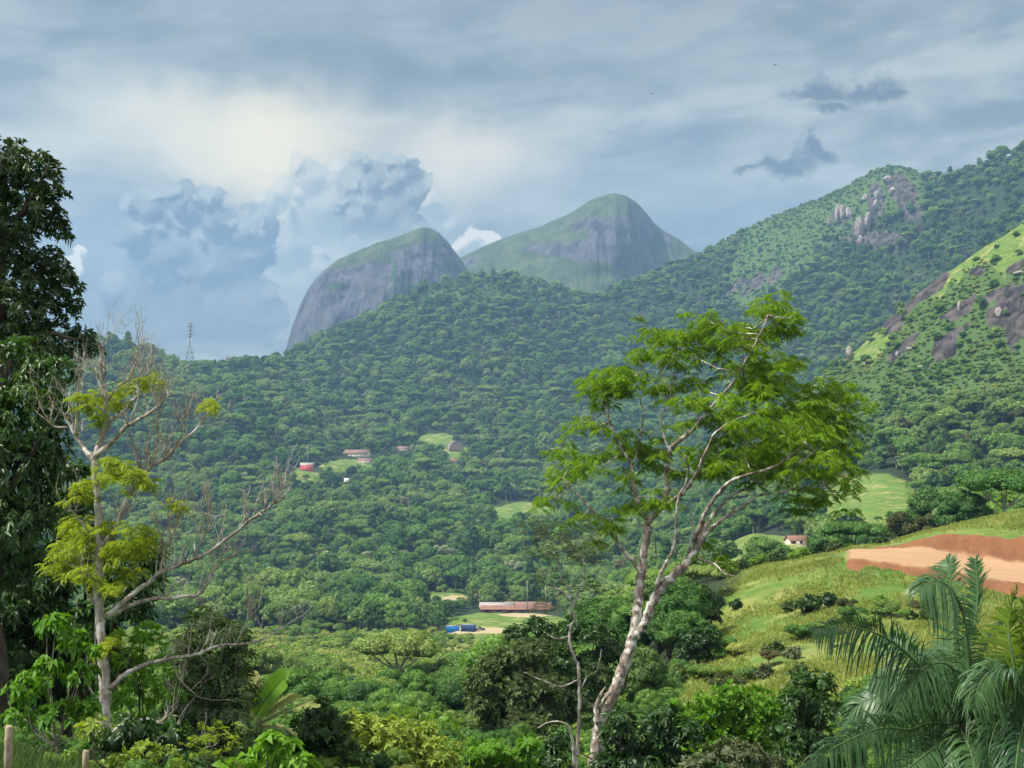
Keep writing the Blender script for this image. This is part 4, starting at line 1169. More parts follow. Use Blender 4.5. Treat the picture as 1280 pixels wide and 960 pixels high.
# ------------------------------------------------------------------ the tall feathery tree in the middle
def feathery_tree():
    rng = np.random.default_rng(42); D = 45.0
    g0 = at(745, 957, D)
    root = empty('feathery_tree', tuple(g0))
    tag(root, 'tall forked tree with pale blotched trunk and feathery bright green layered crown', 'tree')
    q = lambda l: [(640 + a / 2.783, 360 + b / 2.783) for a, b in l]
    tb = MB()
    main = px_branch([(742, 985), (746, 951), (752, 900), (759, 880), (769, 864), (778, 838), (786, 815), (792, 792)], D, 0, 0)
    tb.tube(main, [.32, .275, .25, .23, .22, .20, .19, .185], 12, sub=6, wob=.015, rng=rng)
    # a stub of dead wood low on the trunk
    tb.tube(px_branch([(748, 905), (745, 885), (752, 868), (757, 858)], D - .2, 0, 0), [.12, .1, .06, .02], 7, wob=.01, rng=rng)
    tb.build('trunk', M_BARK_LICHEN, root, smooth=True, offset=g0)
    limbs = [   # pixel polyline, radius from, to, depth from, to
        ([(791, 797), (796, 770), (799, 745), (803, 715), (805, 690), (809, 665), (812, 650)], .19, .13, 0, 0.3),
        ([(792, 795), (800, 785), (810, 771), (818, 748), (831, 731), (845, 717), (857, 706), (865, 694), (872, 681)], .19, .14, 0, -0.2),
        ([(817, 749), (824, 722), (832, 706), (840, 690), (844, 675), (846, 660), (845, 640), (850, 618), (857, 606), (860, 585), (856, 570)], .085, .03, -0.1, -1.4),
        ([(801, 716), (790, 700), (777, 685), (766, 668), (757, 655), (745, 643), (730, 625), (712, 608), (704, 597)], .085, .03, 0.1, 0.8),
        (q([(480, 810), (455, 790), (437, 740), (425, 690), (415, 620), (392, 575), (370, 540), (350, 490), (335, 440), (320, 400)]), .09, .03, 0.3, 1.6),
        (q([(418, 625), (432, 580), (440, 540), (452, 480), (460, 430)]), .055, .025, 0.9, 0.4),
        (q([(480, 810), (505, 775), (530, 750), (540, 690), (540, 640), (545, 590), (548, 560)]), .11, .085, 0.3, 0.0),
        (q([(548, 560), (585, 530), (620, 500), (650, 465), (685, 425), (720, 385), (760, 340), (800, 275), (840, 205), (868, 150), (890, 95)]), .085, .022, 0.0, -0.6),
        (q([(546, 565), (530, 520), (518, 480), (520, 440), (545, 400)]), .05, .02, 0.0, 0.9),
        (q([(545, 750), (590, 715), (620, 680), (645, 640), (665, 590), (690, 540), (706, 508), (745, 475), (790, 455), (840, 435)]), .09, .025, -0.1, -2.0),
        (q([(632, 880), (655, 830), (680, 770), (720, 710), (760, 675), (800, 655), (850, 640), (905, 625), (960, 590), (1020, 540)]), .10, .025, -0.2, -2.2),
        (q([(645, 895), (680, 850), (720, 815), (760, 785), (800, 765), (835, 735), (870, 718), (940, 712), (1000, 690), (1060, 700)]), .085, .02, -0.2, 0.8),
        (q([(640, 890), (700, 790), (770, 720), (830, 690), (890, 640), (940, 560), (970, 480)]), .07, .02, -0.2, 1.6),
        (q([(610, 940), (622, 880), (628, 830), (612, 790)]), .045, .015, 0.0, -.8),
        (q([(500, 940), (500, 890), (495, 850)]), .03, .015, 0.0, -.6),
        ([(865, 694), (878, 700), (893, 705), (905, 716), (918, 720)], .04, .012, -0.2, -1.2),
    ]
    pool = []
    for li, (pts, r0, r1, d0, d1) in enumerate(limbs):
        P = px_branch(pts, D, d0, d1 - (.9 if li in (4, 7, 9, 10, 11, 12) else 0))
        b = MB(); b.tube(P, np.linspace(r0, r1, len(P)), 8, sub=5, wob=r0 * .14, rng=rng)
        Q, RR = catmull(P, np.linspace(r0, r1, len(P)), 4)
        pool.append((Q, RR, b))
    pads = [(910,80,70),(850,140,60),(930,140,60),(985,92,28),(905,55,35),(660,130,60),(580,160,60),(510,210,70),(480,140,40),(430,222,34),(560,230,50),(690,110,30),
            (700,190,60),(760,180,50),(330,330,80),(270,340,40),(380,350,60),(430,290,40),(350,300,50),(540,350,60),(620,390,50),(280,470,45),(250,455,22),(320,480,26),
            (210,590,70),(150,640,40),(240,640,50),(160,730,60),(105,752,30),(230,800,40),(170,560,40),(430,550,70),(370,560,50),(470,590,50),(520,560,40),
            (870,310,90),(920,280,60),(820,340,60),(960,240,40),(880,220,50),(790,300,40),(850,430,80),(950,420,80),(1050,430,90),(1130,400,80),(1200,392,45),(1090,370,45),(1100,480,80),(1000,500,90),
            (880,530,100),(800,540,70),(960,570,90),(1060,560,80),(1120,620,60),(1160,650,36),(1090,740,55),(1020,700,45),(1180,700,22),(1140,560,40),
            (740,490,60),(680,400,50),(750,430,50),(700,600,60),(620,580,40),(480,720,60),(350,800,50),(410,750,40),(760,620,60),(820,620,60),(900,660,50),(1195,640,20),(1085,640,50),
            (600,300,36),(650,330,30),(740,240,36),(590,480,28),(560,640,30),(400,640,36),(300,620,30),(650,620,36),(930,490,50),(1010,600,50),(870,600,46),(640,230,30),(790,130,26),(655,890,30),(720,930,26),(740,965,20),(300,880,24)]
    mb = MB()
    allQ = np.concatenate([p[0] for p in pool]); own = np.concatenate([np.full(len(p[0]), i) for i, p in enumerate(pool)])
    for cx, cy, cr in pads:
        px, py, pr = 640 + cx / 2.783, 360 + cy / 2.783, cr / 2.783 * 1.12
        R = pr * D / F
        if rng.random() < .1: R *= .6
        dd = rng.normal(0, 1.5)
        c0 = at(px, py, D + dd)
        i = np.argmin(((allQ - c0) ** 2 * np.array([1, .25, 1])).sum(1))
        c = at(px, py, D + .45 + 0.5 * dd + 0.5 * (allQ[i][1] - D))
        # a twig carries each pad
        b = pool[own[i]][2]; a = allQ[i]
        mid = (a + c) / 2 + np.array([0, 0, -0.08 * np.linalg.norm(c - a)])
        if np.linalg.norm(c - a) < 4.5: b.tube([a, mid, c + (0, 0, -.1)], [.03, .022, .01], 5, sub=4, wob=.02, rng=rng)
        subs = max(5, int(9 * (R / .6) ** 1.3))
        for k in range(subs):   # sub-pads: flat drooping plates
            o = rng.normal(0, 1, 3) * np.array([.55, .8, .42]) * R
            r2 = R * rng.uniform(.3, .52)
            n = int((9 if cx > 780 and 340 < cy < 640 else 13) * (r2 / .3) ** 1.6) + 3
            ang = rng.uniform(0, 2 * PI, n); q_ = np.sqrt(rng.random(n)) * r2
            off = np.stack([np.cos(ang) * q_, np.sin(ang) * q_, -0.55 * q_ ** 2 / r2 + rng.normal(0, .055, n)], 1)
            P = c + o + off
            dirv = unit(np.stack([np.cos(ang), np.sin(ang), rng.uniform(-.75, .15, n)], 1))
            sprays(mb, rng, P, dirv, 0.34, 0.25, 6, 0.45)
            if k < 4: b.tube([c, c + o], [.01, .005], 4, resample=False)
    for k, (Q, RR, b) in enumerate(pool):
        b.build('branch', M_BARK_LICHEN, root, smooth=True, offset=g0)
    mb.build('crown', N_FEATHER, root, offset=g0)
feathery_tree()

# ------------------------------------------------------------------ the bare tree on the left
def bare_tree():
    rng = np.random.default_rng(7); D = 24.0
    base = at(128, 990, D); base[2] = gz(base[0], base[1])
    root = empty('bare_tree', tuple(base))
    tag(root, 'slender half-bare tree with crooked pale branches and yellow-green leaf tufts', 'tree')
    tb = MB()
    T = px_branch([(129, 1075), (128, 990), (128, 960), (130, 926), (131, 863), (128, 816), (125, 769), (123, 738), (125, 691), (124, 650), (120, 603), (117, 577), (113, 566)], D, 0, 0)
    T[0] = base + np.array([0, 0, -.2])
    tb.tube(T, [.15, .125, .118, .112, .104, .096, .09, .083, .077, .07, .066, .06, .056], 10, sub=6, wob=.008, rng=rng)
    tb.tube(px_branch([(121, 860), (119, 820), (120, 772)], D - .3, 0, 0), [.018, .016, .012], 5)
    tb.build('trunk', M_BARK_GREY, root, smooth=True, offset=base)
    a = lambda l: [(p[0] / 3.2, 400 + p[1] / 3.2) for p in l]
    B = [
        (a([(375, 560), (330, 510), (290, 440), (250, 370)]), .055, .018, 0, .4, 5),
        (a([(268, 430), (215, 425), (185, 385)]), .025, .008, .2, .2, 4),
        (a([(305, 460), (310, 380), (310, 300), (320, 200)]), .045, .015, .2, -.3, 7),
        (a([(375, 550), (400, 500), (440, 410), (500, 360), (545, 310), (570, 290), (600, 235), (610, 200)]), .06, .012, 0, .5, 9),
        (a([(400, 500), (412, 400), (425, 310), (405, 210), (410, 130), (440, 60)]), .05, .01, 0, -.4, 9),
        (a([(380, 545), (440, 495), (500, 430), (560, 395), (600, 370), (645, 330), (680, 300)]), .055, .012, 0, -.6, 10),
        (a([(500, 260), (530, 200), (545, 150), (560, 100)]), .025, .008, .3, .2, 5),
        (a([(425, 330), (470, 270), (525, 225), (535, 180)]), .025, .008, -.1, -.3, 5),
        (a([(400, 905), (460, 840), (490, 770), (530, 680), (600, 590), (655, 560), (700, 510), (780, 440), (820, 390), (842, 358)]), .065, .014, 0, .5, 16),
        (a([(600, 590), (625, 520), (630, 430), (640, 360)]), .02, .008, .2, 0, 6),
        (a([(655, 560), (675, 480), (720, 420), (735, 370)]), .018, .007, .2, .4, 5),
        (a([(490, 770), (540, 730), (535, 700)]), .02, .008, .1, .2, 3),
        (a([(385, 880), (330, 815), (285, 760), (268, 730), (240, 726)]), .028, .012, 0, -.3, 3),
        ([(131, 772), (156, 751), (184, 729), (200, 716), (237, 701), (269, 685), (300, 660), (325, 641), (345, 628), (358, 622)], .055, .014, 0, -.5, 24),
        ([(134, 769), (162, 757), (187, 749), (219, 747), (247, 743), (259, 730), (266, 713), (287, 697), (303, 690)], .05, .012, 0, .5, 12),
        ([(200, 716), (205, 690), (215, 672), (222, 650), (218, 640)], .022, .008, -.1, -.3, 12),
        ([(237, 701), (250, 680), (262, 655), (264, 630)], .02, .007, -.2, -.4, 10),
        ([(205, 745), (205, 715), (207, 690), (198, 660)], .02, .008, .3, .2, 9),
        ([(137, 860), (156, 844), (187, 829), (219, 822), (250, 816), (275, 807), (312, 804), (335, 796), (353, 785)], .05, .008, 0, .3, 10),
        ([(296, 804), (305, 785), (314, 770), (325, 757)], .018, .006, .2, .1, 4),
        ([(215, 823), (222, 845), (235, 860), (245, 868)], .018, .008, .2, .4, 3),
        ([(137, 935), (144, 913), (166, 901), (187, 899), (203, 906), (212, 918), (222, 930), (231, 938)], .045, .012, 0, -.3, 5),
        ([(200, 903), (212, 893), (222, 884)], .018, .008, -.2, -.3, 2),
        ([(128, 882), (122, 872), (113, 863), (109, 850), (110, 838)], .022, .008, 0, -.2, 3),
        ([(119, 757), (111, 745), (107, 733), (111, 724), (117, 720)], .025, .008, 0, -.3, 2),
        ([(125, 500 + 160), (140, 655), (155, 640)], .02, .008, .1, .2, 3),
    ]
    for pts, r0, r1, d0, d1, nt in B:
        b = MB()
        P = px_branch(pts, D, d0, d1)
        b.tube(P, np.linspace(r0, r1, len(P)), 7, sub=5, wob=r0 * .15, rng=rng)
        Q, RR = catmull(P, np.linspace(r0, r1, len(P)), 6)
        def twig(p, d, L, r, lev):
            n = 5; pts_ = [p]; v = d.copy()
            for i in range(n):
                v = unit(v + np.array([0, 0, .22]) + rng.normal(0, .22, 3)); pts_.append(pts_[-1] + v * L / n)
            b.tube(np.array(pts_), np.linspace(r, r * .35, n + 1), 5, sub=2, cap=False)
            if lev > 0:
                for _ in range(rng.integers(1, 4)):
                    i = rng.integers(1, n); dd = unit(v + rng.normal(0, .7, 3)); twig(pts_[i], dd, L * rng.uniform(.4, .7), r * .6, lev - 1)
        for _ in range(int(nt * 1.5)):
            i = int(len(Q) * min(.98, rng.uniform(.3, 1.02))); i = min(i, len(Q) - 2)
            tdir = unit(Q[min(i + 1, len(Q) - 1)] - Q[i])
            d = unit(tdir * .7 + rng.normal(0, .55, 3) + np.array([0, 0, .55]))
            twig(Q[i], d, rng.uniform(.35, .95), max(.008, RR[i] * .45), 2)
        b.build('branch', M_BARK_GREY if r0 > .03 else M_TWIG, root, smooth=True, offset=base)
    c = lambda l, y0: [(p[0] / 3.2, y0 + p[1] / 3.2, p[2] / 3.2) for p in l]
    tufts = c([(345, 325, 52), (485, 330, 40), (400, 300, 42), (590, 245, 40), (525, 268, 38), (390, 385, 28), (835, 330, 27), (480, 600, 62), (550, 610, 46), (430, 572, 28), (590, 650, 26),
               (325, 660, 55), (385, 650, 28), (705, 735, 22), (510, 890, 72), (570, 900, 36), (300, 825, 55), (360, 855, 46), (250, 930, 55), (420, 820, 30)], 400) + \
            c([(270, 125, 80), (350, 170, 55), (450, 100, 55), (540, 75, 52), (510, 200, 46), (440, 225, 36), (320, 50, 46), (420, 480, 24), (440, 440, 20), (590, 50, 30)], 660)
    mb = MB()
    for px, py, pr in tufts:
        R = pr * D / F; cc = at(px, py, D + rng.normal(0, .35))
        for k in range(max(6, int(13 * R / .3))):
            o = rng.normal(0, 1, 3) * np.array([.5, .5, .46]) * R; r2 = R * rng.uniform(.22, .42)
            n = int(16 * (r2 / .2) ** 1.5) + 5
            ang = rng.uniform(0, 2 * PI, n); q_ = np.sqrt(rng.random(n)) * r2
            P = cc + o + np.stack([np.cos(ang) * q_, np.sin(ang) * q_, -.5 * q_ ** 2 / r2 + rng.normal(0, .03, n)], 1)
            sprays(mb, rng, P, np.stack([np.cos(ang), np.sin(ang), rng.uniform(-.9, .8, n)], 1), .19, .3, 5, .45)
    mb.build('leaf_tufts', N_YELLOW, root, offset=base)
bare_tree()

# ------------------------------------------------------------------ large dark tree at the left edge
leafy('evergreen_tree', 'large dark glossy-leaved tree towering at the left edge of the view', 'tree', 29.0,
      [(-40, 215, 55), (5, 205, 40), (12, 235, 45), (45, 215, 30), (62, 250, 24), (58, 272, 26), (70, 282, 16), (35, 262, 35), (52, 196, 10), (62, 206, 14), (66, 228, 14), (80, 296, 10), (2, 180, 14),
       (-30, 300, 60), (15, 310, 42), (55, 330, 30), (70, 322, 16), (30, 350, 40), (75, 352, 24), (90, 358, 14), (84, 340, 12), (60, 372, 26),
       (10, 390, 50), (50, 390, 34), (84, 386, 16), (95, 378, 10), (-40, 400, 60), (30, 430, 45), (65, 424, 30), (95, 428, 26), (116, 436, 14), (104, 412, 12)],
      ('whorl', 8, .17, .065, 66, .3), N_BIGTREE, density=1.05, seed=3, core=0.0, foot=-15, bark=M_BARK_DARK, zmin=-1,
      trunk=[([(-15, 1000), (-12, 800), (-8, 600), (-5, 450), (0, 330), (4, 240), (8, 190)], .38, .05), ([(-8, 560), (20, 470), (55, 420), (95, 425)], .16, .03, 0, -.6), ([(-5, 430), (30, 370), (60, 330), (85, 345)], .14, .03, 0, .6),
             ([(0, 330), (25, 270), (50, 230), (60, 205)], .11, .02, 0, -.5), ([(-5, 400), (-30, 330), (-45, 240)], .14, .03, 0, .3)])
leafy('broadleaf_tree', 'dark tree with drooping broad leaves hanging below the large dark evergreen', 'tree', 26.0,
      [(10, 460, 55), (55, 470, 36), (78, 462, 22), (20, 520, 60), (65, 520, 30), (10, 590, 60), (50, 580, 40), (20, 650, 55), (0, 700, 50), (45, 640, 34), (64, 560, 26), (-40, 540, 60), (-40, 640, 60), (28, 690, 30), (22, 725, 16)],
      ('whorl', 6, .165, .08, 80, .55), N_LOWTREE, density=1.2, seed=4, core=0.0, foot=-30, zmin=-1,
      trunk=[([(-30, 1050), (-25, 800), (-15, 650), (0, 520), (10, 450)], .28, .06), ([(-18, 680), (20, 600), (55, 540)], .12, .03, 0, -.4), ([(-20, 740), (15, 690), (40, 640)], .1, .03, 0, .4)])

# ------------------------------------------------------------------ understory and shrubs, left to right
leafy('understory_tree', 'shaded dark leafy understory beneath the big trees on the left', 'tree', 32.0,
      [(20, 750, 60), (80, 720, 50), (60, 800, 55), (10, 830, 55), (100, 790, 45), (110, 690, 45), (150, 760, 40), (170, 720, 36), (90, 640, 36), (60, 870, 50), (130, 840, 40), (-30, 780, 60), (85, 590, 26), (185, 690, 26)],
      ('whorl', 7, .22, .09, 70, .4), N_DEEP, density=1.6, seed=11, core=0.45, tr=.14)
leafy('sapling', 'bright green sapling with heart-shaped drooping leaves beside the pale trunk', 'sapling', 20.0,
      [(70, 783, 20), (92, 800, 22), (60, 840, 24), (100, 845, 22), (35, 858, 26), (75, 895, 28), (105, 885, 22), (58, 778, 10), (20, 900, 24), (110, 815, 12)],
      ('whorl', 6, .135, .095, 75, .55), N_BRIGHT, density=.75, seed=12, tr=.03, bark=M_TWIG)
leafy('bright_shrub', 'upright bright green shrub just right of the pale trunk', 'shrub', 26.5,
      [(182, 792, 16), (188, 806, 20), (165, 826, 20), (198, 838, 20), (178, 858, 24), (160, 880, 24), (150, 800, 14), (205, 870, 20)],
      ('whorl', 7, .19, .075, 55, .25), N_BRIGHT, density=1.0, seed=13, tr=.03)
leafy('mango_tree', 'dark bushy tree with long narrow leaves left of the banana plant', 'tree', 27.5,
      [(258, 782, 28), (285, 796, 26), (300, 815, 22), (240, 812, 24), (270, 835, 34), (235, 850, 30), (295, 850, 28), (250, 890, 34), (290, 890, 30), (225, 890, 26), (265, 925, 36), (310, 930, 24), (308, 870, 18)],
      ('whorl', 10, .18, .042, 65, .3), N_MANGO, density=1.2, seed=14, core=.5, tr=.07)
leafy('golden_shrub', 'yellow-green feathery shrub under the lowest bare branch', 'shrub', 18.5,
      [(262, 930, 22), (285, 922, 18), (240, 935, 16), (278, 940, 18)], ('spray', 5, .2, .28, 0, .3), N_YELLOW, density=2.0, seed=15, tr=.03)
leafy('golden_shrub', 'yellow-green leafy shrub at the foot of the pale trunk', 'shrub', 17.0,
      [(180, 945, 22), (150, 950, 16), (205, 955, 22), (120, 905, 14), (108, 915, 12)], ('whorl', 6, .14, .06, 65, .35), N_GOLD, density=1.2, seed=16, tr=.03)
leafy('leafy_shrub', 'broad-leaved green shrub at the lower edge under the mango-like tree', 'shrub', 17.5,
      [(330, 950, 24), (352, 935, 16), (300, 960, 24), (375, 960, 24), (338, 925, 12)], ('whorl', 6, .20, .11, 75, .45), N_BRIGHT, density=.9, seed=17, tr=.03)
leafy('leafy_shrub', 'dark green shrub along the lower left edge behind the yellow-green shrub', 'shrub', 21.0,
      [(170, 915, 30), (210, 925, 28), (230, 955, 30), (140, 930, 26), (195, 965, 30), (60, 945, 26), (25, 965, 26), (90, 955, 26)], ('whorl', 7, .18, .07, 65, .3), N_DEEP, density=1.1, seed=18, core=.5, tr=.04)
leafy('round_tree', 'small round deep green tree right of the banana plant', 'tree', 31.0,
      [(402, 893, 20), (385, 908, 20), (420, 908, 20), (400, 915, 24), (378, 928, 20), (428, 930, 20), (405, 940, 26), (372, 948, 18), (440, 952, 22), (403, 880, 10)],
      ('whorl', 7, .17, .075, 60, .25), N_DEEP, density=1.3, seed=19, core=.55, tr=.06)
leafy('golden_tree', 'yellow-green speckled tree in the middle of the lower edge', 'tree', 35.0,
      [(445, 912, 24), (470, 905, 18), (490, 922, 30), (460, 938, 30), (520, 932, 30), (548, 945, 28), (500, 955, 36), (560, 965, 26), (535, 915, 14), (430, 935, 18), (440, 895, 10)],
      ('whorl', 7, .19, .085, 65, .25), N_GOLD, density=1.2, seed=20, core=.5, tr=.07)
for k, (px, py, r, w) in enumerate([(498, 893, 20, 'leftmost'), (530, 905, 22, 'middle'), (556, 908, 20, 'rightmost')]):
    leafy('bamboo_clump', 'soft pale green bamboo-like dome, %s of three behind the yellow-green speckled tree' % w, 'bamboo', 52.0 + k * 2,
          [(px, py - 8, r * .62), (px - 8, py + 6, r * .7), (px + 9, py + 6, r * .7), (px, py + 20, r * .9), (px - 14, py + 24, r * .7), (px + 14, py + 24, r * .7)],
          ('spray', 5, .5, .22, 0, .7), N_LIME, density=2.6, seed=30 + k, core=.5, tr=.06, group='bamboo domes in the valley foreground')
leafy('spreading_tree', 'wide dark green tree left of the slim grey tree', 'tree', 78.0,
      [(620, 835, 26), (645, 822, 24), (672, 818, 22), (600, 850, 22), (632, 855, 30), (668, 850, 30), (640, 885, 34), (605, 880, 26), (675, 885, 30), (620, 915, 34), (660, 920, 36), (690, 860, 22)],
      ('whorl', 8, .34, .17, 65, .25), N_OLIVE, density=1.5, seed=40, core=.5, tr=.2)
leafy('spreading_tree', 'dark rounded tree with broad glossy clumps behind the slim grey tree', 'tree', 88.0,
      [(690, 800, 24), (715, 790, 22), (745, 795, 22), (765, 815, 22), (670, 785, 18), (700, 830, 30), (740, 835, 28), (645, 795, 16), (730, 870, 30), (695, 880, 28)],
      ('whorl', 8, .36, .18, 65, .25), N_DEEP, density=1.4, seed=41, core=.5, tr=.22)
leafy('broad_shrub', 'green shrub of large leaves at the lower edge left of the feathery tree foot', 'shrub', 40.0,
      [(590, 950, 28), (620, 940, 24), (650, 955, 26), (560, 950, 20), (665, 930, 18), (630, 968, 30)], ('whorl', 8, .3, .11, 60, .3), N_BRIGHT, density=.8, seed=42, core=.55, tr=.06)
leafy('dark_shrub', 'dark broad-leaved thicket around the foot of the feathery tree', 'shrub', 41.5,
      [(700, 930, 24), (690, 955, 26), (775, 905, 22), (785, 935, 30), (815, 915, 26), (800, 960, 32), (840, 945, 30), (860, 915, 24), (830, 895, 18), (760, 955, 20), (765, 920, 16)],
      ('whorl', 8, .27, .10, 65, .35), N_DEEP, density=1.1, seed=43, core=.5, tr=.08)
leafy('slim_tree', 'slim grey tree with sparse olive crown left of the feathery tree', 'tree', 38.0,
      [(690, 668, 20), (665, 660, 14), (725, 665, 18), (745, 690, 16), (700, 690, 22), (730, 700, 18), (672, 690, 14), (690, 725, 16), (735, 735, 16), (680, 760, 12), (742, 762, 14), (665, 810, 14), (690, 800, 12), (750, 800, 12), (660, 850, 16), (745, 840, 14), (690, 855, 12), (655, 900, 16), (745, 880, 12)],
      ('spray', 5, .22, .26, 0, .3), N_GREY, density=4.2, seed=44, foot=720, bark=M_BARK_GREY,
      trunk=[([(719, 1010), (720, 960), (724, 897), (724, 865), (723, 835), (718, 822), (713, 808), (713, 785), (718, 772), (713, 750), (711, 735), (704, 728), (700, 715), (692, 690)], .062, .015),
             ([(718, 960), (716, 929), (712, 912), (707, 905), (690, 902), (672, 910)], .05, .015, 0, -.5), ([(724, 865), (735, 845), (746, 838), (752, 812)], .03, .01, 0, .5), ([(723, 850), (700, 858), (672, 848), (655, 840)], .03, .01, 0, -.4),
             ([(712, 770), (722, 745), (730, 715), (728, 690)], .05, .012, 0, .4), ([(713, 750), (700, 738), (688, 732), (680, 715)], .045, .012, 0, -.3), ([(713, 795), (695, 798), (680, 790)], .025, .01, 0, .3)])
leafy('lime_tree', 'bright green tree with upright leaf rosettes below the grassy hillside', 'tree', 44.0,
      [(868, 905, 26), (890, 882, 26), (915, 872, 22), (940, 880, 26), (965, 878, 20), (905, 905, 34), (940, 912, 34), (975, 895, 22), (880, 930, 30), (925, 945, 34), (850, 885, 12), (985, 872, 10)],
      ('whorl', 9, .27, .11, 48, .05), N_BRIGHT, density=1.0, seed=45, core=.45, tr=.1)
leafy('dark_tree', 'dark green tree between the lime green tree and the palm', 'tree', 42.0,
      [(1010, 852, 20), (1030, 858, 18), (995, 872, 20), (1022, 885, 28), (1002, 905, 28), (1040, 890, 18), (1020, 925, 28), (975, 915, 20), (990, 935, 24)],
      ('whorl', 8, .22, .08, 60, .3), N_DEEP, density=1.2, seed=46, core=.5, tr=.09)
leafy('pale_shrub', 'pale grey-green shrub at the lower edge left of the palm fronds', 'shrub', 27.0,
      [(885, 950, 20), (910, 940, 18), (935, 945, 20), (865, 960, 18), (960, 955, 18), (920, 965, 24)], ('whorl', 7, .15, .06, 60, .3), N_GREY, density=1.1, seed=47, core=.5, tr=.03)
leafy('hillside_tree', 'mid green tree at the edge of the grassy hill behind the feathery trunk fork', 'tree', hit(858, 812).y,
      [(838, 748, 20), (858, 738, 22), (878, 748, 20), (850, 765, 20), (828, 770, 16), (868, 775, 22), (890, 770, 14), (842, 792, 18), (880, 790, 16)],
      ('whorl', 8, .36, .2, 65, .2), N_OLIVE, density=1.3, seed=48, core=.4, tr=.16)
leafy('hillside_tree', 'small round dark tree low on the grassy hill beside the feathery trunk', 'tree', hit(872, 832).y,
      [(868, 800, 18), (885, 795, 16), (856, 815, 14), (880, 815, 18)], ('whorl', 8, .3, .16, 65, .2), N_DEEP, density=1.3, seed=49, core=.5, tr=.12)
_hb = [(1010, 752, 118, 16, 'dark bush, largest on the grassy hillside', N_DEEP), (1035, 748, 118, 13, 'dark bush on the hillside right beside the largest bush', N_DEEP), (985, 756, 117, 10, 'small dark bush on the hillside left of the largest bush', N_OLIVE),
       (968, 808, 98, 13, 'olive bush on the grassy hillside below the largest bush', N_OLIVE), (990, 815, 97, 12, 'scrubby olive bush on the hillside above the dark tree', N_GREY), (920, 754, 120, 8, 'lone small round bush high on the grassy hillside', N_DEEP),
       (955, 838, 92, 12, 'grey-green bush low on the grassy hillside', N_GREY), (1000, 838, 92, 14, 'olive bush low on the grassy hillside next to the dark tree', N_OLIVE), (1100, 750, 116, 9, 'low bright bush below the red earth bank', N_LIME),
       (1025, 690, 139, 16, 'dark bush at the end of the dirt road', N_DEEP), (1045, 698, 137, 13, 'round green bush touching the end of the dirt road', N_OLIVE), (1000, 694, 142, 13, 'light green bush left of the dirt road end', N_LIME),
       (975, 700, 143, 14, 'green bush on the hill crest between the road and the feathery crown', N_OLIVE), (950, 708, 143, 13, 'pale green bush on the hill crest beside the feathery crown', N_LIME), (925, 722, 138, 13, 'green bush at the left end of the hill crest', N_OLIVE),
       (940, 716, 143, 12, 'dark green bush on the hill crest between two pale bushes', N_DEEP), (988, 698, 143, 12, 'dark bush on the hill crest left of the light green crest bush', N_DEEP), (892, 750, 130, 13, 'dark bush at the lowest left end of the hill brow', N_DEEP), (1120, 682, 143, 8, 'dark low bush beside the upper corner of the red earth cut', N_DEEP), (905, 740, 130, 12, 'loose green bush on the left brow of the grassy hill', N_OLIVE)]
for k, (px, py, r, pr, lab, lm) in enumerate(_hb):
    if px == 1120: px = 1104
    if (px < 1055 and py < 745) or px == 1104:
        r = brow(px)[0] - (1 if px == 1104 else 5 + 2.5 * (k % 3)); q_ = at(px, 700, r); py = float(project(q_[0], r, gz(q_[0], r))[1]) - pr * .6
    else: r = hit(px, py + pr * .9).y
    leafy('hillside_bush', lab, 'bush', r, [(px, py, pr * .6), (px - pr * .6, py + pr * .25, pr * .55), (px + pr * .6, py + pr * .2, pr * .5), (px, py + pr * .5, pr * .7), (px + pr * .3, py - pr * .3, pr * .4)],
          ('whorl', 7, .3, .15, 65, .2), lm, density=1.3, seed=60 + k, core=.55, tr=.06, group='bushes on the grassy right-hand hill')
# row of round trees beyond the grassy knoll, and the trees of the meadow
_row = [(1150, 648, 232, 20), (1178, 642, 236, 19), (1205, 638, 232, 21), (1232, 634, 238, 20), (1258, 628, 234, 20), (1285, 624, 238, 20)]
_rw = ['leftmost tree of the row behind the grassy knoll', 'second tree from the left in the row behind the grassy knoll', 'third tree from the left in the row behind the grassy knoll',
       'fourth tree from the left in the row behind the grassy knoll', 'fifth tree from the left in the row behind the grassy knoll', 'last tree of the knoll row, cut by the right edge']
for k, (px, py, r, pr) in enumerate(_row):
    leafy('knoll_tree', _rw[k], 'tree', r, [(px, py - 4, pr * .6), (px - pr * .55, py + 4, pr * .55), (px + pr * .55, py + 3, pr * .55), (px, py + 12, pr * .8), (px - pr * .4, py + 18, pr * .6), (px + pr * .4, py + 18, pr * .6)],
          ('whorl', 8, .6, .34, 65, .2), [N_OLIVE, N_LIME, N_OLIVE][k % 3], density=1.3, seed=90 + k, core=.5, tr=.2, group='row of round trees behind the knoll')
_md = [(1062, 655, 400, 17, 'dark round tree standing in the bright meadow', N_DEEP), (1100, 672, 330, 12, 'grey-green tree at the lower side of the bright meadow', N_GREY), (1085, 680, 320, 12, 'green tree between the meadow and the dirt road', N_OLIVE)]
for k, (px, py, r, pr, lab, lm) in enumerate(_md):
    r = hit(px, py + pr * 1.0, 280).y
    leafy('meadow_tree', lab, 'tree', r, [(px, py - 5, pr * .65), (px - pr * .6, py, pr * .6), (px + pr * .6, py, pr * .6), (px, py + 6, pr * .8)], ('whorl', 8, .8, .45, 65, .2), lm, density=1.4, seed=110 + k, core=.55, tr=.25)

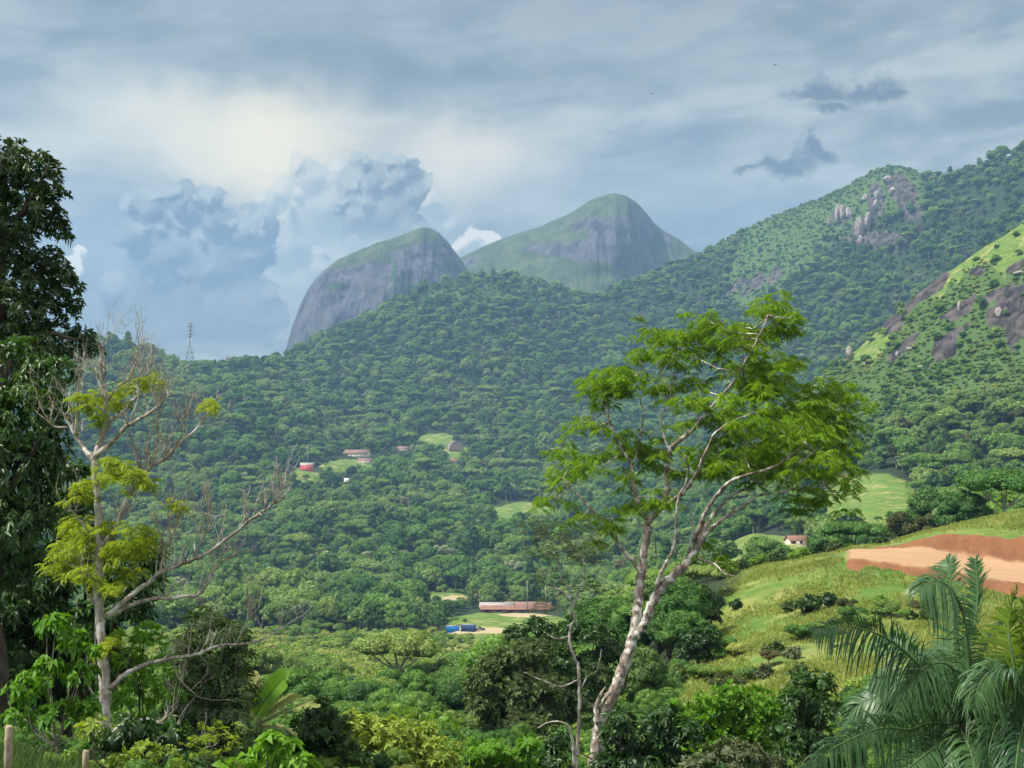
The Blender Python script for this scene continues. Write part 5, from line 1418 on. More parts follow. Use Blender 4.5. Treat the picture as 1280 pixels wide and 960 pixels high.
# ------------------------------------------------------------------ banana plant
def banana_leaf(pts, D, width, rng, tears, fold=.25, dz=0.0, roll=0.0):
    P = px_branch(pts, D, 0, dz); P, _ = catmull(P, np.ones(len(P)), 10)
    n = len(P); T = unit(np.gradient(P, axis=0))
    cam_ = unit(-P)                      # blade mostly open to the sky and the valley
    up = unit(np.array([0, 0, 1.0]) * math.cos(roll) + cam_ * math.sin(roll))
    S = unit(np.cross(T, up)); N = np.cross(S, T)
    t = np.linspace(0, 1, n); w = width * np.minimum(1, t * 7) ** .6 * np.clip((1 - t) * 3.2, 0, 1) ** .6 * .5
    mb = MB(); i = 0
    while i < n - 1:
        step = min(n - 1 - i, int(rng.integers(1, 4)) if tears else 3)
        for sg in (-1, 1):
            j = i + step
            gap = .2 if tears and rng.random() < .6 else 0.0
            dr = rng.uniform(.1, .6) * tears
            a, b_ = P[i], P[j]
            oa = S[i] * sg * w[i] + N[i] * w[i] * fold - np.array([0, 0, dr * w[i]]) + T[i] * w[i] * .35
            ob = S[j] * sg * w[j] + N[j] * w[j] * fold - np.array([0, 0, dr * w[j]]) + T[j] * w[j] * .35
            ob = ob + (a + oa - b_ - ob) * gap
            mb.add([a, b_, b_ + ob, a + oa], [[0, 1, 2, 3]])
        i += step
    mb.tube(P, np.linspace(.022, .006, n), 5, resample=False)
    return mb
def banana_plant():
    rng = np.random.default_rng(5); D = 28.5
    g0 = at(320, 960, D); g0[2] = gz(g0[0], g0[1])
    root = empty('banana_plant', tuple(g0)); tag(root, 'banana plant with one broad upright leaf and torn drooping leaves', 'banana plant')
    b = MB(); b.tube([g0 - (0, 0, .3), at(325, 940, D), at(322, 895, D)], [.16, .13, .07], 10); b.build('stem', plain('banana_stem', (.16, .2, .07), .3, 5), root, smooth=True, offset=g0)
    for pts, w, tears, mt, roll, dz in [
        ([(318, 896), (328, 880), (342, 862), (355, 848), (361, 845)], .52, 0, N_BANANA, 1.0, -.3),
        ([(316, 898), (314, 878), (316, 856), (318, 838)], .46, .4, N_BANANA_OLD, 1.1, .4),
        ([(322, 896), (336, 890), (352, 880), (365, 873), (378, 870)], .3, .3, N_BANANA_OLD, .7, -.2),
        ([(322, 905), (340, 897), (360, 888), (385, 880), (400, 884)], .5, 1.0, N_BANANA_OLD, .2, -.5),
        ([(324, 908), (342, 908), (358, 910), (372, 918)], .42, 1.0, N_BANANA_OLD, .2, .3),
        ([(316, 900), (306, 885), (300, 878), (292, 884)], .45, .6, N_BANANA, .4, .3)]:
        banana_leaf(pts, D, w, rng, tears, roll=roll, dz=dz).build('leaf', mt, root, offset=g0)
banana_plant()

# ------------------------------------------------------------------ palms
def frond(pts, D, d0, d1, L, rng, roll, droop, n=78, width=.040, lean=.55):
    P = px_branch(pts, D, d0, d1); P, _ = catmull(P, np.ones(len(P)), 10)
    T = unit(np.gradient(P, axis=0)); m = len(P)
    up = np.array([0, 0, 1.0])
    S0 = unit(np.cross(T, np.broadcast_to(up, T.shape))); N0 = np.cross(S0, T)
    S = S0 * math.cos(roll) + N0 * math.sin(roll)
    N = np.cross(S, T)
    mb = MB()
    t = np.linspace(.1, 1.0, n); f = t * (m - 1); i = np.clip(f.astype(int), 0, m - 2); fr = (f - i)[:, None]
    B = P[i] * (1 - fr) + P[i + 1] * fr
    prof = np.sin(PI * np.clip(.16 + .80 * t, 0, 1)) ** .7
    segs = 6
    for sg in (-1, 1):
        dirv = unit(S[i] * sg * 1.0 + T[i] * (lean + .5 * t[:, None] ** 3) + N[i] * rng.uniform(.05, .45, (n, 1)) + rng.normal(0, .12, (n, 3)))
        Ls = L * prof * rng.uniform(.82, 1.1, n)
        dr = droop * .85 * rng.uniform(.6, 1.35, n)
        rows = []
        side = unit(np.cross(dirv, N[i]))
        for k in range(segs + 1):
            s = k / segs
            c = B + dirv * (Ls * s * (1 - .25 * dr * s))[:, None] - up * (dr * Ls * s ** 2.1 * .8)[:, None]
            w = width * (.35 + 1.3 * s) * (1 - s) ** .55 * 1.2 if s < 1 else .002
            w = width * min(1, .4 + 2.2 * s) * (1 - s) ** .6 + .002
            rows.append(np.stack([c - side * w * .5, c + side * w * .5], 1))
        R = np.stack(rows, 1)      # n, segs+1, 2, 3
        idx = np.arange(n * (segs + 1) * 2).reshape(n, segs + 1, 2)
        q = np.stack([idx[:, :-1, 0], idx[:, :-1, 1], idx[:, 1:, 1], idx[:, 1:, 0]], -1).reshape(-1, 4)
        mb.add(R.reshape(-1, 3), q)
    rb = MB(); rb.tube(P, np.linspace(.028, .006, m), 6, resample=False)
    return mb, rb
def palm(label, D, crown, fronds, seed):
    rng = np.random.default_rng(seed)
    c = at(crown[0], crown[1], D); base = np.array([c[0], c[1], gz(c[0], c[1])])
    root = empty('palm_tree', tuple(base)); tag(root, label, 'palm')
    tb = MB(); tb.tube([base - (0, 0, .4), (base + c) / 2, c], [.2, .16, .14], 12, sub=8, wob=.01, rng=rng)
    tb.build('trunk', M_BARK_GREY, root, smooth=True, offset=base)
    for pts, d0, d1, L, roll, droop, mt in fronds:
        pts = [tuple(crown)] + list(pts)
        a, b = frond(pts, D, d0, d1, L, rng, roll, droop)
        fo = a.build('frond', mt or N_PALM, root, offset=base)
        b.build('rachis', M_RACHIS, fo, offset=base)
palm('big palm with arching dark green fronds in the lower right corner', 19.0, (1196, 905), [
    ([(1183, 879), (1152, 836), (1120, 806), (1090, 790), (1055, 783), (1018, 788)], 0, -1.2, .80, 1.25, .85, None),
    ([(1180, 905), (1158, 905), (1136, 912), (1105, 910), (1075, 919), (1040, 936), (1003, 962)], 0, -1.6, .78, 1.1, .9, None),
    ([(1206, 870), (1212, 830), (1208, 785), (1198, 752), (1184, 732), (1166, 726), (1150, 740)], 0, -1.2, 1.1, .75, 1.35, None),
    ([(1204, 860), (1214, 810), (1220, 770), (1222, 735), (1219, 700)], 0, .8, .62, .9, .2, None),
    ([(1195, 860), (1192, 810), (1190, 760), (1186, 715), (1182, 700)], .3, 1.4, .55, .8, .25, None),
    ([(1185, 880), (1160, 845), (1135, 815), (1115, 800), (1095, 800)], .2, 1.8, .7, .5, .7, None),
    ([(1190, 915), (1175, 930), (1150, 948), (1120, 975), (1095, 1010)], 0, -1.6, .75, .5, .9, None),
    ([(1215, 890), (1240, 870), (1262, 862), (1285, 875)], 0, -1.2, .75, .6, 1.0, None),
    ([(1205, 920), (1215, 945), (1220, 975), (1225, 1010)], 0, -1.8, .7, .3, .9, None),
    ([(1185, 910), (1150, 880), (1110, 868), (1075, 880), (1055, 905)], .3, 1.2, .7, .9, .9, None),
    ([(1200, 880), (1225, 845), (1252, 830), (1285, 830)], .2, 1.6, .7, .8, .9, None),
    ([(1190, 930), (1160, 960), (1125, 985)], .3, -.6, .7, 1.0, .8, None),
    ([(1202, 870), (1205, 840), (1190, 815), (1168, 812), (1150, 830)], .4, 1.8, .75, .5, 1.0, None),
    ([(1208, 880), (1228, 855), (1240, 860), (1248, 890)], .2, -1.6, .75, .6, 1.1, None),
    ([(1210, 900), (1235, 910), (1250, 940), (1256, 980)], .2, -1.2, .75, .6, 1.0, None),
    ([(1200, 870), (1190, 835), (1165, 830), (1140, 850), (1125, 885)], .6, -.9, .75, .9, 1.0, None),
    ([(1215, 860), (1235, 800), (1255, 770), (1275, 765)], .6, 2.0, .7, .8, .9, None),
    ([(1186, 900), (1160, 870), (1125, 850), (1090, 850)], .5, .6, .72, .8, .9, None)], 3)
palm('second palm with yellow-green young fronds cut by the right edge', 17.0, (1283, 880), [
    ([(1272, 850), (1262, 800), (1262, 765), (1272, 735)], 0, .4, .55, 1.0, .35, N_PALM_Y),
    ([(1270, 862), (1256, 838), (1240, 838), (1225, 855), (1215, 885)], 0, -1.0, .62, .9, 1.1, None),
    ([(1278, 850), (1282, 790), (1295, 730)], 0, .3, .6, 1.0, .4, N_PALM_Y),
    ([(1275, 875), (1262, 848), (1264, 842), (1272, 846), (1285, 870)], -.4, -1.4, .62, .8, 1.1, None),
    ([(1270, 890), (1250, 900), (1238, 930), (1232, 975)], 0, -1.0, .6, .9, 1.0, None),
    ([(1280, 900), (1272, 940), (1268, 985)], -.2, -1.4, .6, .6, 1.0, None),
    ([(1290, 860), (1310, 830), (1340, 840)], 0, -.8, .65, .9, .9, None)], 9)

# ------------------------------------------------------------------ fence posts at the lower left
M_POST = barkmat('weathered_wood', (0.22, 0.17, 0.11), (0.40, 0.33, 0.24), 14.0)
for px, top, D, lab in ((11.5, 907, 14.0, 'round wooden fence post at the far lower left corner'), (107.5, 938, 17.0, 'short wooden fence post just left of the pale tree trunk')):
    p = at(px, top, D); g_ = gz(p[0], p[1]); b = MB()
    h = max(.5, p[2] - g_)
    b.tube([(0, 0, -.3), (0, 0, h - .02), (0.004, 0, h)], [.047, .044, .036], 12, resample=False)
    o = b.build('fence_post', M_POST, smooth=False); o.location = (p[0], p[1], g_)
    tag(o, lab, 'post', 'fence posts')
# ------------------------------------------------------------------ buildings in the valley
M_TILE = plain('clay_tiles', (0.20, 0.105, 0.078), 0.6, .35, 0.9)
M_TILE_D = plain('weathered_tiles', (0.2, 0.125, 0.10), 0.4, 1.5, 0.9)
M_PINK = plain('pink_wall', (0.62, 0.10, 0.12), 0.12, 1.0)
M_CREAM = plain('cream_wall', (0.5, 0.44, 0.36), 0.15, 1.0)
M_WHITE = plain('white_wall', (0.78, 0.77, 0.73), 0.08, 1.0)
M_GLASS = plain('dark_window', (0.03, 0.035, 0.04), 0.2, 1.0, 0.2, 0.5)
M_WOOD = plain('brown_wood', (0.16, 0.09, 0.055), 0.3, 2.0)
M_BRICK = plain('brick_wall', (0.36, 0.16, 0.11), 0.3, 1.5)
M_ZINC = plain('zinc_sheet', (0.30, 0.285, 0.27), 0.3, 0.8, 0.5, 0.4)
M_STEEL = plain('galvanised_steel', (0.30, 0.31, 0.33), 0.15, 2.0, 0.6, 0.4, 0.3)
M_CONC = plain('concrete', (0.30, 0.29, 0.26), 0.2, 3.0)
def hipgable(mb, w, d, h, rise, over=.5, off=0.0):
    """a pitched roof with thickness, ridge along x"""
    x0, x1, y0, y1 = -w / 2 - over, w / 2 + over, -d / 2 - over, d / 2 + over
    z0 = h - over * rise / (d / 2); t = .18
    for dz in (0,):
        v = [(x0, y0, z0), (x1, y0, z0), (x1, 0, h + rise), (x0, 0, h + rise), (x1, y1, z0), (x0, y1, z0)]
        u = [(a, b, c + t) for a, b, c in v]
        mb.add(v + u, [[6, 7, 8, 9], [9, 8, 10, 11], [0, 3, 2, 1], [3, 5, 4, 2], [0, 1, 7, 6], [4, 5, 11, 10], [1, 2, 8, 7], [2, 4, 10, 8], [0, 6, 9, 3], [3, 9, 11, 5]])
    return mb
def house(key, name, label, wpx, hpx, wall, roof, depth=.6, rz=0.0, rise=.35, windows=3, door=True, chimney=False):
    (px, py, _, _), P = SPOT[key]
    r = P.length; k = r / F
    w = wpx * k; H = hpx * k; h = H * (1 - rise); d = w * depth
    e = empty(name, P + Vector((0, d * .3, -.15)), rz); tag(e, label, 'house' if 'shed' not in name else 'shed')
    b = MB(); b.box((0, 0, h / 2 - 1.5), (w, d, h + 3))
    b.add([(-w/2, -d/2, h), (-w/2, d/2, h), (-w/2, 0, h + H*rise), (w/2, -d/2, h), (w/2, d/2, h), (w/2, 0, h + H*rise)], None, [[0, 2, 1], [3, 4, 5]])
    b.build('wall', wall, e)
    rb = hipgable(MB(), w, d, h, H * rise).build('roof', roof, e)
    if chimney: MB().box((w * .25, d * .1, h + H * rise * .95), (.6, .6, 1.2)).build('chimney', wall, rb)
    for i in range(windows):
        x = (i + .5) / windows * w - w / 2 + (w * .04)
        f = MB()
        for sx in (-.55, .55): f.box((x + sx, -d / 2 - .04, h * .55), (.1, .1, 1.2))
        for sz in (-.55, .55): f.box((x, -d / 2 - .04, h * .55 + sz), (1.0, .1, .1))
        fo = f.build('window', M_WOOD, e)
        MB().box((x, -d / 2 - .02, h * .55), (1.0, .05, 1.0)).build('pane', M_GLASS, fo)
    if door: MB().box((-w * .42, -d / 2 - .04, 1.0), (.95, .1, 2.1)).build('door', M_WOOD, e)
    return e
house('pink', 'farm_house', 'small bright pink house on the grassy clearing of the far slope', 16, 9.5, M_PINK, M_ZINC, .7, .15, .28, 3)
house('longa', 'long_house', 'long white-gabled house with dark tiled roof above the terrace on the far slope', 32, 9, M_CREAM, M_TILE_D, .4, -.28, .5, 5)
house('longb', 'long_house', 'lower small pale house below the long white-gabled house', 18, 6, M_CREAM, M_TILE_D, .5, .2, .45, 3)
house('low', 'farm_house', 'low brown-roofed house half hidden between trees right of the long house', 15, 5, M_CREAM, M_TILE_D, .5, .1, .5, 2)
house('white', 'farm_house', 'tiny white hut below the terrace houses', 5, 5, M_WHITE, M_WHITE, .9, .4, .3, 1)
house('tiny', 'farm_house', 'small pale-roofed house under the arched barn', 9, 4, M_CREAM, M_TILE, .6, 0, .5, 2)
house('meadow', 'farm_house', 'house with orange tiled roof on the pasture left of the dirt road', 26, 10, M_CREAM, M_TILE, .6, .25, .5, 3)
M_BARN = plain('faded_barn_sheet', (0.33, 0.26, 0.22), .3, .5)
def arched_barn():
    (px, py, _, _), P = SPOT['arch']; k = P.length / F
    e = empty('arched_barn', P, .3); tag(e, 'brownish barn with arched ribbed roof on the far slope clearing', 'barn')
    w, L, H = 18 * k, 13 * k, 11 * k
    a = np.linspace(0, PI, 15)
    arc = np.stack([np.cos(a) * w / 2, np.zeros(15), np.sin(a) ** .8 * H], 1)
    b = MB(); f = arc + (0, -L / 2, 0); g_ = arc + (0, L / 2, 0); n = len(arc)
    fi, gi = f * (.985, 1, .985), g_ * (.985, 1, .985)
    V = np.concatenate([f, g_, fi, gi]); Q = []
    for i in range(n - 1):
        Q += [[i, i + 1, n + i + 1, n + i], [2*n + i, 3*n + i, 3*n + i + 1, 2*n + i + 1], [i, 2*n + i, 2*n + i + 1, i + 1], [n + i, n + i + 1, 3*n + i + 1, 3*n + i]]
    b.add(V, Q); b.build('roof', M_BARN, e)
    for t_ in np.linspace(-.5, .5, 6):
        rb = MB(); rb.tube(arc * (1.01, 1, 1.01) + (0, t_ * L, 0), np.full(n, .22), 5, resample=False); rb.build('rib', M_CONC, e)
    wb = MB(); c = arc * (.97, 1, .97) + (0, -L * .47, 0); wb.add(np.vstack([c, [0, -L * .47, 0]]), None, [[n, i, i + 1] for i in range(n - 1)]); wb.build('wall', M_BARN, e)
arched_barn()
def tiled_sheds():
    (px, py, _, _), P = SPOT['sheda']; k = P.length / F
    for nm, lab, dx, dy, wpx, hpx, roof, wall, rz in (
        ('tiled_shed', 'long low shed with reddish tiled roof behind the blue containers', 0.0, 0, 86, 9, M_TILE, M_BRICK, -.05),
        ('tiled_shed', 'shorter shed with pale metal roof behind the left end of the long tiled shed', -25, 14, 40, 11.5, M_ZINC, M_WOOD, -.02),
        ('tiled_shed', 'second tiled shed row rising behind the right part of the long shed', 14, 16, 56, 11, M_TILE_D, M_BRICK, -.05)):
        x, y = P.x + dx * k, P.y + dy
        e = empty(nm, (x, y, gz(x, y) - .1), rz); tag(e, lab, 'shed')
        w, H = wpx * k, hpx * k * .9; d = 9.0
        b = MB(); b.box((0, 0, H * .28), (w, d, H * .56 + .6)); b.build('wall', wall, e)
        hipgable(MB(), w, d, H * .55, H * .42, .8).build('roof', roof, e)
        for i in range(6):
            bx = (i + .5) / 6 * w - w / 2
            MB().box((bx, -d / 2 - .03, H * .25), (w / 14, .1, H * .3)).build('opening', M_GLASS, e)
tiled_sheds()
def container(key, label, paint, wpx, hpx, rz):
    (px, py, _, _), P = SPOT[key]; k = P.length / F
    w, h, d = wpx * k, hpx * k, 2.4
    e = empty('shipping_container', P, rz); tag(e, label, 'container')
    b = MB(); n = 26
    b.box((0, 0, h / 2), (w, d, h - .1))
    for i in range(n):
        x = (i + .5) / n * (w - .3) - (w - .3) / 2
        for sy in (-1, 1): b.box((x, sy * (d / 2 + .02), h / 2), ((w - .3) / n * .5, .06, h - .35))
    b.build('body', paint, e)
    f = MB()
    for sx in (-1, 1):
        for sy in (-1, 1): f.box((sx * (w / 2 - .06), sy * (d / 2), h / 2), (.16, .16, h + .04))
    for sy in (-1, 1):
        for z in (.07, h - .05): f.box((0, sy * d / 2, z), (w - .2, .14, .14))
    f.build('frame', paint, e)
    MB().box((0, 0, h), (w - .1, d - .1, .08)).build('roof', M_ZINC, e)
    for sy in (-.55, .55): MB().box((w / 2 + .03, sy, h / 2), (.06, 1.05, h - .35)).build('door', paint, e)
container('conta', 'bright blue shipping container, left of the two in the valley yard', plain('blue_paint', (0.015, 0.19, 0.52), .12, .6, .5), 16, 8, .03)
container('contb', 'dark navy shipping container, right of the bright blue one', plain('navy_paint', (0.03, 0.075, 0.20), .12, .6, .5), 17, 8.6, -.3)
def pickup():
    (px, py, _, _), P = SPOT['truck']; k = P.length / F
    L = 4.6
    e = empty('pickup_truck', P, -.15); tag(e, 'small dark vehicle parked right of the navy container', 'truck')
    pm = plain('dark_car_paint', (0.02, 0.025, 0.035), .1, 1, .35, .5)
    b = MB(); b.box((0, 0, .75), (L, 1.75, .6), taper=.96); b.box((-.35, 0, 1.32), (1.9, 1.6, .62), taper=.78); b.build('body', pm, e)
    MB().box((-.35, 0, 1.36), (1.72, 1.64, .36), taper=.9).build('window', M_GLASS, e)
    for sx in (-1.45, 1.45):
        for sy in (-.85, .85):
            w_ = MB(); w_.tube([(sx, sy - .1, .36), (sx, sy + .1, .36)], [.36, .36], 14, resample=False); w_.build('wheel', plain('tyre', (.02, .02, .02), .1), e)
pickup()

# ------------------------------------------------------------------ pylon on the saddle, mast, poles
def crest(px):
    p = at(px, 450, 2000.0); u = np.array([p[0], p[1]]) / math.hypot(p[0], p[1]); r = np.linspace(1500, 2700, 500)
    z = ground(u[0] * r, u[1] * r); i = int(np.argmax(z / r))
    return Vector((u[0] * r[i], u[1] * r[i], float(z[i])))
def pylon():
    P = crest(237); k = P.length / F
    H = 60 * k * 1.0; B = 12.5 * k; T = 1.4 * k
    e = empty('power_pylon', P - Vector((0, 0, 1)), .25); tag(e, 'tall steel lattice pylon standing in the dip of the left ridge', 'pylon')
    hw = H * .70
    leg = lambda z: (B + (T * 1.6 - B) * min(1, z / hw)) / 2 if z < hw else T * .8 - (T * .25) * (z - hw) / (H - hw)
    cor = lambda z, i: np.array([(-1, -1), (1, -1), (1, 1), (-1, 1)][i] + (0,)) * leg(z) + np.array([0, 0, z])
    for i in range(4):
        MB().bar(cor(0, i), cor(hw, i), .55).build('leg', M_STEEL, e)
    br = MB(); zs = np.concatenate([np.linspace(0, hw, 8), np.linspace(hw, H, 7)[1:]])
    for a, b_ in zip(zs[:-1], zs[1:]):
        for i in range(4):
            j = (i + 1) % 4
            br.bar(cor(a, i), cor(b_, j), .2); br.bar(cor(a, j), cor(b_, i), .2); br.bar(cor(b_, i), cor(b_, j), .3)
            if a >= hw: br.bar(cor(a, i), cor(b_, i), .45)
    br.build('lattice', M_STEEL, e)
    for z in (.76, .84, .92, .995):
        a = MB(); z *= H; w = (4.6 if z < .95 * H else 3.2) * k
        for sy in (-1, 1):
            a.bar((-w, 0, z), (0, sy * leg(z), z + .4), .35); a.bar((w, 0, z), (0, sy * leg(z), z + .4), .35)
            a.bar((-w, 0, z), (0, sy * leg(z), z + 2.2), .25); a.bar((w, 0, z), (0, sy * leg(z), z + 2.2), .25)
        c = a.build('crossarm', M_STEEL, e)
        for sx in (-1, 1):
            ib = MB(); ib.tube([(sx * w, 0, z), (sx * w, 0, z - 2.0)], [.16, .16], 6, resample=False); ib.build('insulator', M_CONC, c)
pylon()
def mast():
    P = crest(284); k = P.length / F
    e = empty('lookout_tower', P, .2); tag(e, 'small pale boxy tower poking out of the trees on the left ridge', 'tower')
    h = 15 * k
    for sx in (-1, 1):
        for sy in (-1, 1): MB().bar((sx * 2.2, sy * 2.2, 0), (sx * 1.7, sy * 1.7, h * .72), .3).build('leg', M_CONC, e)
    MB().box((0, 0, h * .83), (4.6, 4.6, h * .22)).build('cabin', plain('faded_pink', (.5, .36, .33), .2, .5), e)
    MB().box((0, 0, h * .96), (5.8, 5.8, .6), taper=.8).build('roof', M_CONC, e)
mast()
for px, top, bot, y0, lab in ((384, 556, 586, 1100, 'pale utility pole standing beside the pink house'), (510, 612, 640, 900, 'pale utility pole in the forest below the low brown house'),
                              (537, 648, 664, 800, 'short white pole among trees in the middle of the valley'), (659, 727, 765, 520, 'left pale pole rising behind the long tiled shed'),
                              (682, 730, 765, 520, 'right pale pole rising behind the long tiled shed'), (424, 874, 905, 60, 'weathered T-shaped post among shrubs beyond the round deep green tree'),
                              (361, 847, 885, 60, 'thin grey pole behind the banana plant')):
    P = hit(px, bot, y0); k = P.length / F; h = (bot - top) * k
    e = empty('utility_pole', P - Vector((0, 0, .5))); tag(e, lab, 'pole', 'poles in the valley')
    b = MB(); b.tube([(0, 0, 0), (0, 0, h + .5)], [max(.10, h * .012), max(.08, h * .008)], 8, resample=False); b.build('post', M_CONC, e)
    a = MB(); a.box((0, 0, h + .1), (max(.9, h * .14), .12, .12)); a.build('crossarm', M_CONC, e)

# ------------------------------------------------------------------ boulders
M_ROCK = None
def boulder_mat():
    m, g = mat('boulder_rock')
    p = g.node('ShaderNodeTexCoord').outputs['Object']
    n = g.noise(g.v('MULTIPLY', p, (1, 1, .4)), .35, 6, .65, .4)
    c = g.mix(g.sstep(n, .36, .64), (0.12, 0.10, 0.095), (0.36, 0.32, 0.30))
    return finish(m, g, c, .9, .2, bump(g, n, .6, .5))
M_ROCK = boulder_mat()
M_ROCKW = plain('pale_rock', (0.26, 0.235, 0.215), .5, .35, .9)
def boulder(px, py, wpx, hpx, y0, label, mt, seed, group):
    rng = np.random.default_rng(seed)
    P = hit(px, py + hpx * .5, y0); k = P.length / F
    v, f = ico(4)
    A = rng.normal(0, 1, (10, 3)); A = unit(A)
    d = np.ones(len(v))
    for a in A: d = np.minimum(d, rng.uniform(.68, .95) / np.maximum(v @ a, .001))     # flat broken faces
    d = d * (1 + .05 * fbm(v[:, 0] * 3 + seed, v[:, 2] * 3, seed, 3))
    w, h = wpx * k / 2, hpx * k / 2
    p = v * d[:, None] * np.array([w, w * .9, h * 1.15]) + np.array([0, 0, h * .9])
    o = MB().add(p, None, f).build('boulder', mt, smooth=False); o.location = P + Vector((0, w * .3, -.3))
    o.rotation_euler = (rng.normal(0, .08), rng.normal(0, .12), 0)
    tag(o, label, 'boulder', group)
_g = 'boulders of the right summit'
for i, (px, py, w, h, lab) in enumerate([
    (1099, 244, 9, 12, 'rounded boulder, topmost of the stack below the right summit'), (1098, 256, 11, 13, 'square pale boulder, lower of the stack below the right summit'),
    (1082, 247, 8, 9, 'small boulder left of the stacked pair under the right summit'), (1075, 283, 12, 28, 'tallest upright pale slab on the right peak'),
    (1084, 275, 8, 22, 'narrow upright rock touching the tallest pale slab'), (1069, 305, 10, 11, 'pale boulder at the foot of the tallest slab'), (1076, 299, 7, 11, 'small pale rock leaning under the tallest slab'),
    (1047, 267, 7, 22, 'upright rock rib at the left end of the broken face'), (1055, 265, 9, 18, 'second rock rib from the left of the broken face'), (1063, 266, 8, 16, 'dark rock rib between the left ribs and the tall slab'),
    (1038, 277, 6, 13, 'leftmost low rock of the broken face'), (1110, 224, 12, 10, 'boulder just under the top of the right summit'), (1117, 238, 10, 10, 'boulder right of the stack under the right summit')]):
    boulder(px, py, w, h, 1900, lab, M_ROCK, 200 + i, _g)
_g = 'pale rocks on the near ridge'
for i, (px, py, w, h, lab) in enumerate([
    (1062, 440, 9, 15, 'white rock, upper of the pair on the grassy ridge edge'), (1055, 452, 12, 8, 'white rock, lower of the pair on the grassy ridge edge'),
    (1250, 412, 10, 12, 'pale pointed rock below the dark cliff on the right'), (1259, 420, 5, 7, 'small white rock right of the pale pointed rock'),
    (1275, 340, 14, 5, 'pale ledge rock high on the ridge at the right edge'), (1199, 382, 5, 14, 'thin upright pale rock in the middle of the grassy ridge'),
    (1152, 458, 10, 4, 'flat white rock low on the ridge above the forest'), (1137, 436, 9, 5, 'grey slanted rock on the bare patch of the ridge'), (1122, 442, 5, 8, 'small white upright rock left of the slanted one')]):
    boulder(px, py, w, h, 850, lab, M_ROCKW, 240 + i, _g)

# ------------------------------------------------------------------ two birds
for px, py, D, lab, rz in ((969, 81, 420, 'tiny dark bird gliding high, right of the middle of the sky', .4), (815, 117, 430, 'tiny dark bird gliding lower and left of the other bird', -.5)):
    e = empty('bird', pt(px, py, D), rz); tag(e, lab, 'bird')
    b = MB(); b.tube([(0, -.30, 0), (0, -.2, .02), (0, 0, .03), (0, .22, 0), (0, .42, 0)], [.02, .06, .09, .06, .03], 8)
    b.add([(-.06, .35, 0), (.06, .35, 0), (.12, .58, 0), (-.12, .58, 0), (0, .35, .02)], [[0, 1, 2, 3]])
    b.build('body', plain('dark_feathers', (.02, .02, .022), .2), e, smooth=True)
    for s_ in (-1, 1):
        w = MB(); w.add([(0, -.12, .04), (s_ * .55, -.2, .16), (s_ * 1.05, .02, .10), (s_ * .5, .12, .13), (0, .14, .03), (s_ * .5, -.04, .17)], None, [[0, 1, 5], [1, 2, 5], [2, 3, 5], [3, 4, 5], [4, 0, 5]])
        w.build('wing', plain('dark_wing', (.02, .02, .022), .2), e)

# ------------------------------------------------------------------ more bushes dotted over the hill
def hill_bushes():
    rng = np.random.default_rng(31); n = 0
    while n < 34:
        a = rad(rng.uniform(8, 24)); r = rng.uniform(76, 122); x, y = math.sin(a) * r, math.cos(a) * r
        M = masks(np.array([x]), np.array([y]), np.array([gz(x, y)]))
        if M['grass'][0] < .6 or M['earth'][0] > .02 or M['road'][0] > .02 or fbm(np.array([x / 14]), np.array([y / 14]), 5, 3)[0] < -.05: continue
        key = ('shrub', 'bush', 'shrub', 'olive')[n % 4]; q = KINDS[key]; s = rng.uniform(.22, .6) if key != 'olive' else rng.uniform(.14, .26)
        e = empty('hill_shrub', (x, y, gz(x, y)), rng.uniform(0, 6)); e.scale = (s, s, s * .8)
        tag(e, 'low %s scattered on the grassy slope below the dirt road' % {'shrub': 'light green shrub', 'bush': 'mid green shrub', 'olive': 'loose olive brown shrub'}[key], 'shrub', {'shrub': 'light green', 'bush': 'mid green', 'olive': 'olive brown'}[key] + ' shrubs on the hill below the road')
        for n_, me in zip(('crown', 'trunk'), PROTO[key, 0, n % 2]):
            o = bpy.data.objects.new(n_, me); COL.objects.link(o); o.parent = e
        n += 1
hill_bushes()

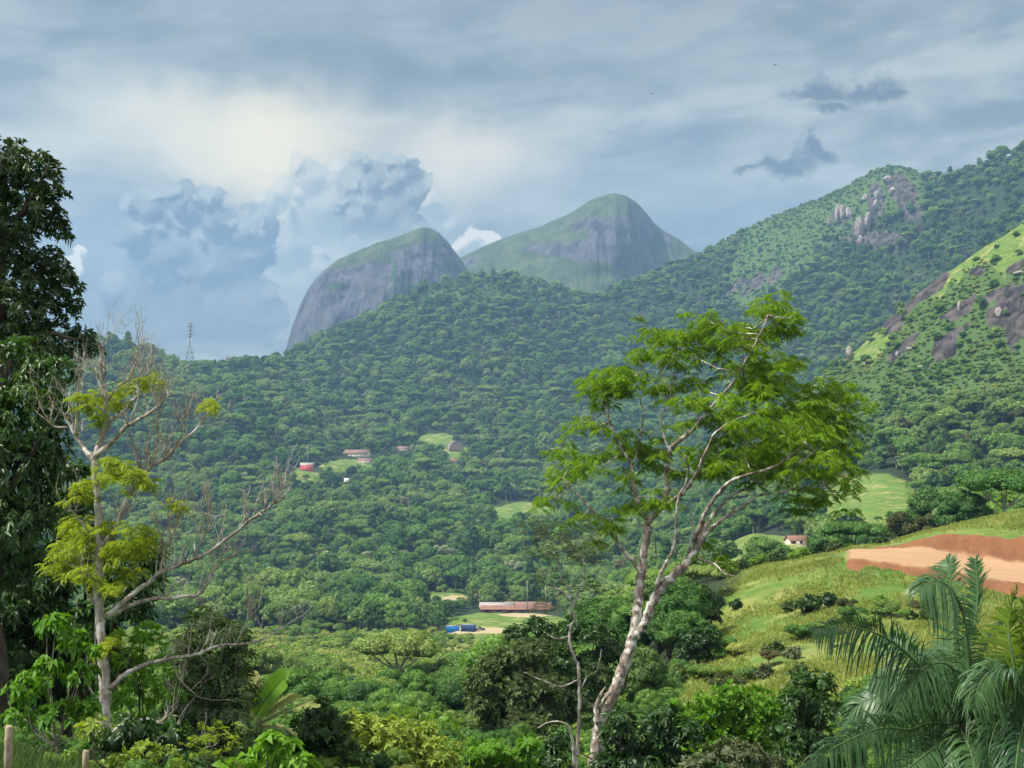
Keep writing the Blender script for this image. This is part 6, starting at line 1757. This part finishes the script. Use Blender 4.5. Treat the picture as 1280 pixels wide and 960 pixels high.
# ------------------------------------------------------------------ grass and undergrowth
def grass_blades(name, X, Y, label, leaf, hgt, wid, rng, per=6, lean=.5):
    Z = ground(X, Y); n = len(X)
    P = np.stack([X, Y, Z], 1).repeat(per, 0) + np.concatenate([rng.normal(0, hgt * .3, (n * per, 2)), np.full((n * per, 1), -.02)], 1)
    a = rng.uniform(0, 2 * PI, n * per); l = rng.uniform(.1, lean, n * per)
    ax = np.stack([np.cos(a) * l, np.sin(a) * l, np.ones(n * per)], 1)
    N = np.stack([np.cos(a), np.sin(a), -l], 1)
    H = hgt * (rng.uniform(.55, 1.35, n).repeat(per)) * rng.uniform(.7, 1.2, n * per)
    mb = MB(); leaves(mb, P, ax, N, H, wid, .12, .0, .4)
    o = mb.build(name, leaf); tag(o, label, 'grass', kind='stuff')
N_GRASS = leafmat('grass_blades', (0.12, 0.18, 0.035), (0.31, 0.34, 0.085), None, trans=.35, scale=.22)
_rng = np.random.default_rng(77)
_n = 150000
_a = np.radians(_rng.uniform(3.5, 26, _n)); _r = _rng.uniform(62 ** 1.3, 172 ** 1.3, _n) ** (1 / 1.3)
_X, _Y = np.sin(_a) * _r, np.cos(_a) * _r
_Z, _M = lookup(_X, _Y)
_c = fbm(_X / 5, _Y / 5, 91, 3)
_k = (_M['grass'] > .5 + .35 * _rng.uniform(-1, 1, _n)) & (_M['road'] < .1) & (_M['earth'] < .3) & (_rng.random(_n) < .45 + 1.0 * _c)
grass_blades('grass', _X[_k], _Y[_k], 'rough yellow-green grass on the sloping hill below the dirt road', N_GRASS, .36, .07, _rng, 4, .9)
_a = np.radians(_rng.uniform(-26, -17, 9000)); _r = _rng.uniform(9, 30, 9000)
grass_blades('grass', np.sin(_a) * _r, np.cos(_a) * _r, 'dark unmown grass at the lower left corner around the fence post', leafmat('dark_grass', (0.03, 0.07, 0.015), (0.09, 0.15, 0.03), None, trans=.3, scale=1), .32, .022, _rng, 7, .7)  # darker green blades than the hill grass
def undergrowth():
    protos, names = [], []
    for key in ('shrub', 'bush', 'full', 'round'):
        d = LOD0.get(key)
        if d: protos.append([d['crown'], d['trunk']]); names.append(key)
    rng = np.random.default_rng(4); pts = []
    n = 4200
    a = np.radians(rng.uniform(-25, 31, n)); r = rng.uniform(15 ** 1.5, 100 ** 1.5, n) ** (1 / 1.5)
    X, Y = np.sin(a) * r, np.cos(a) * r; Z, M = lookup(X, Y)
    for i in range(n):
        if M['grass'][i] > .4: continue
        k = rng.integers(len(protos)); s = (.75 if names[k] in ('shrub', 'bush') else .2) * np.interp(r[i], [15, 45, 70, 100], [.2, .3, .6, .85]) * rng.uniform(.7, 1.3)
        pts.append((X[i], Y[i], Z[i] - .1, s, rng.uniform(0, 6.28), k))
    gn_scatter('undergrowth', pts, protos, 'low leafy undergrowth covering the near slope under the trees', 'undergrowth')
undergrowth()
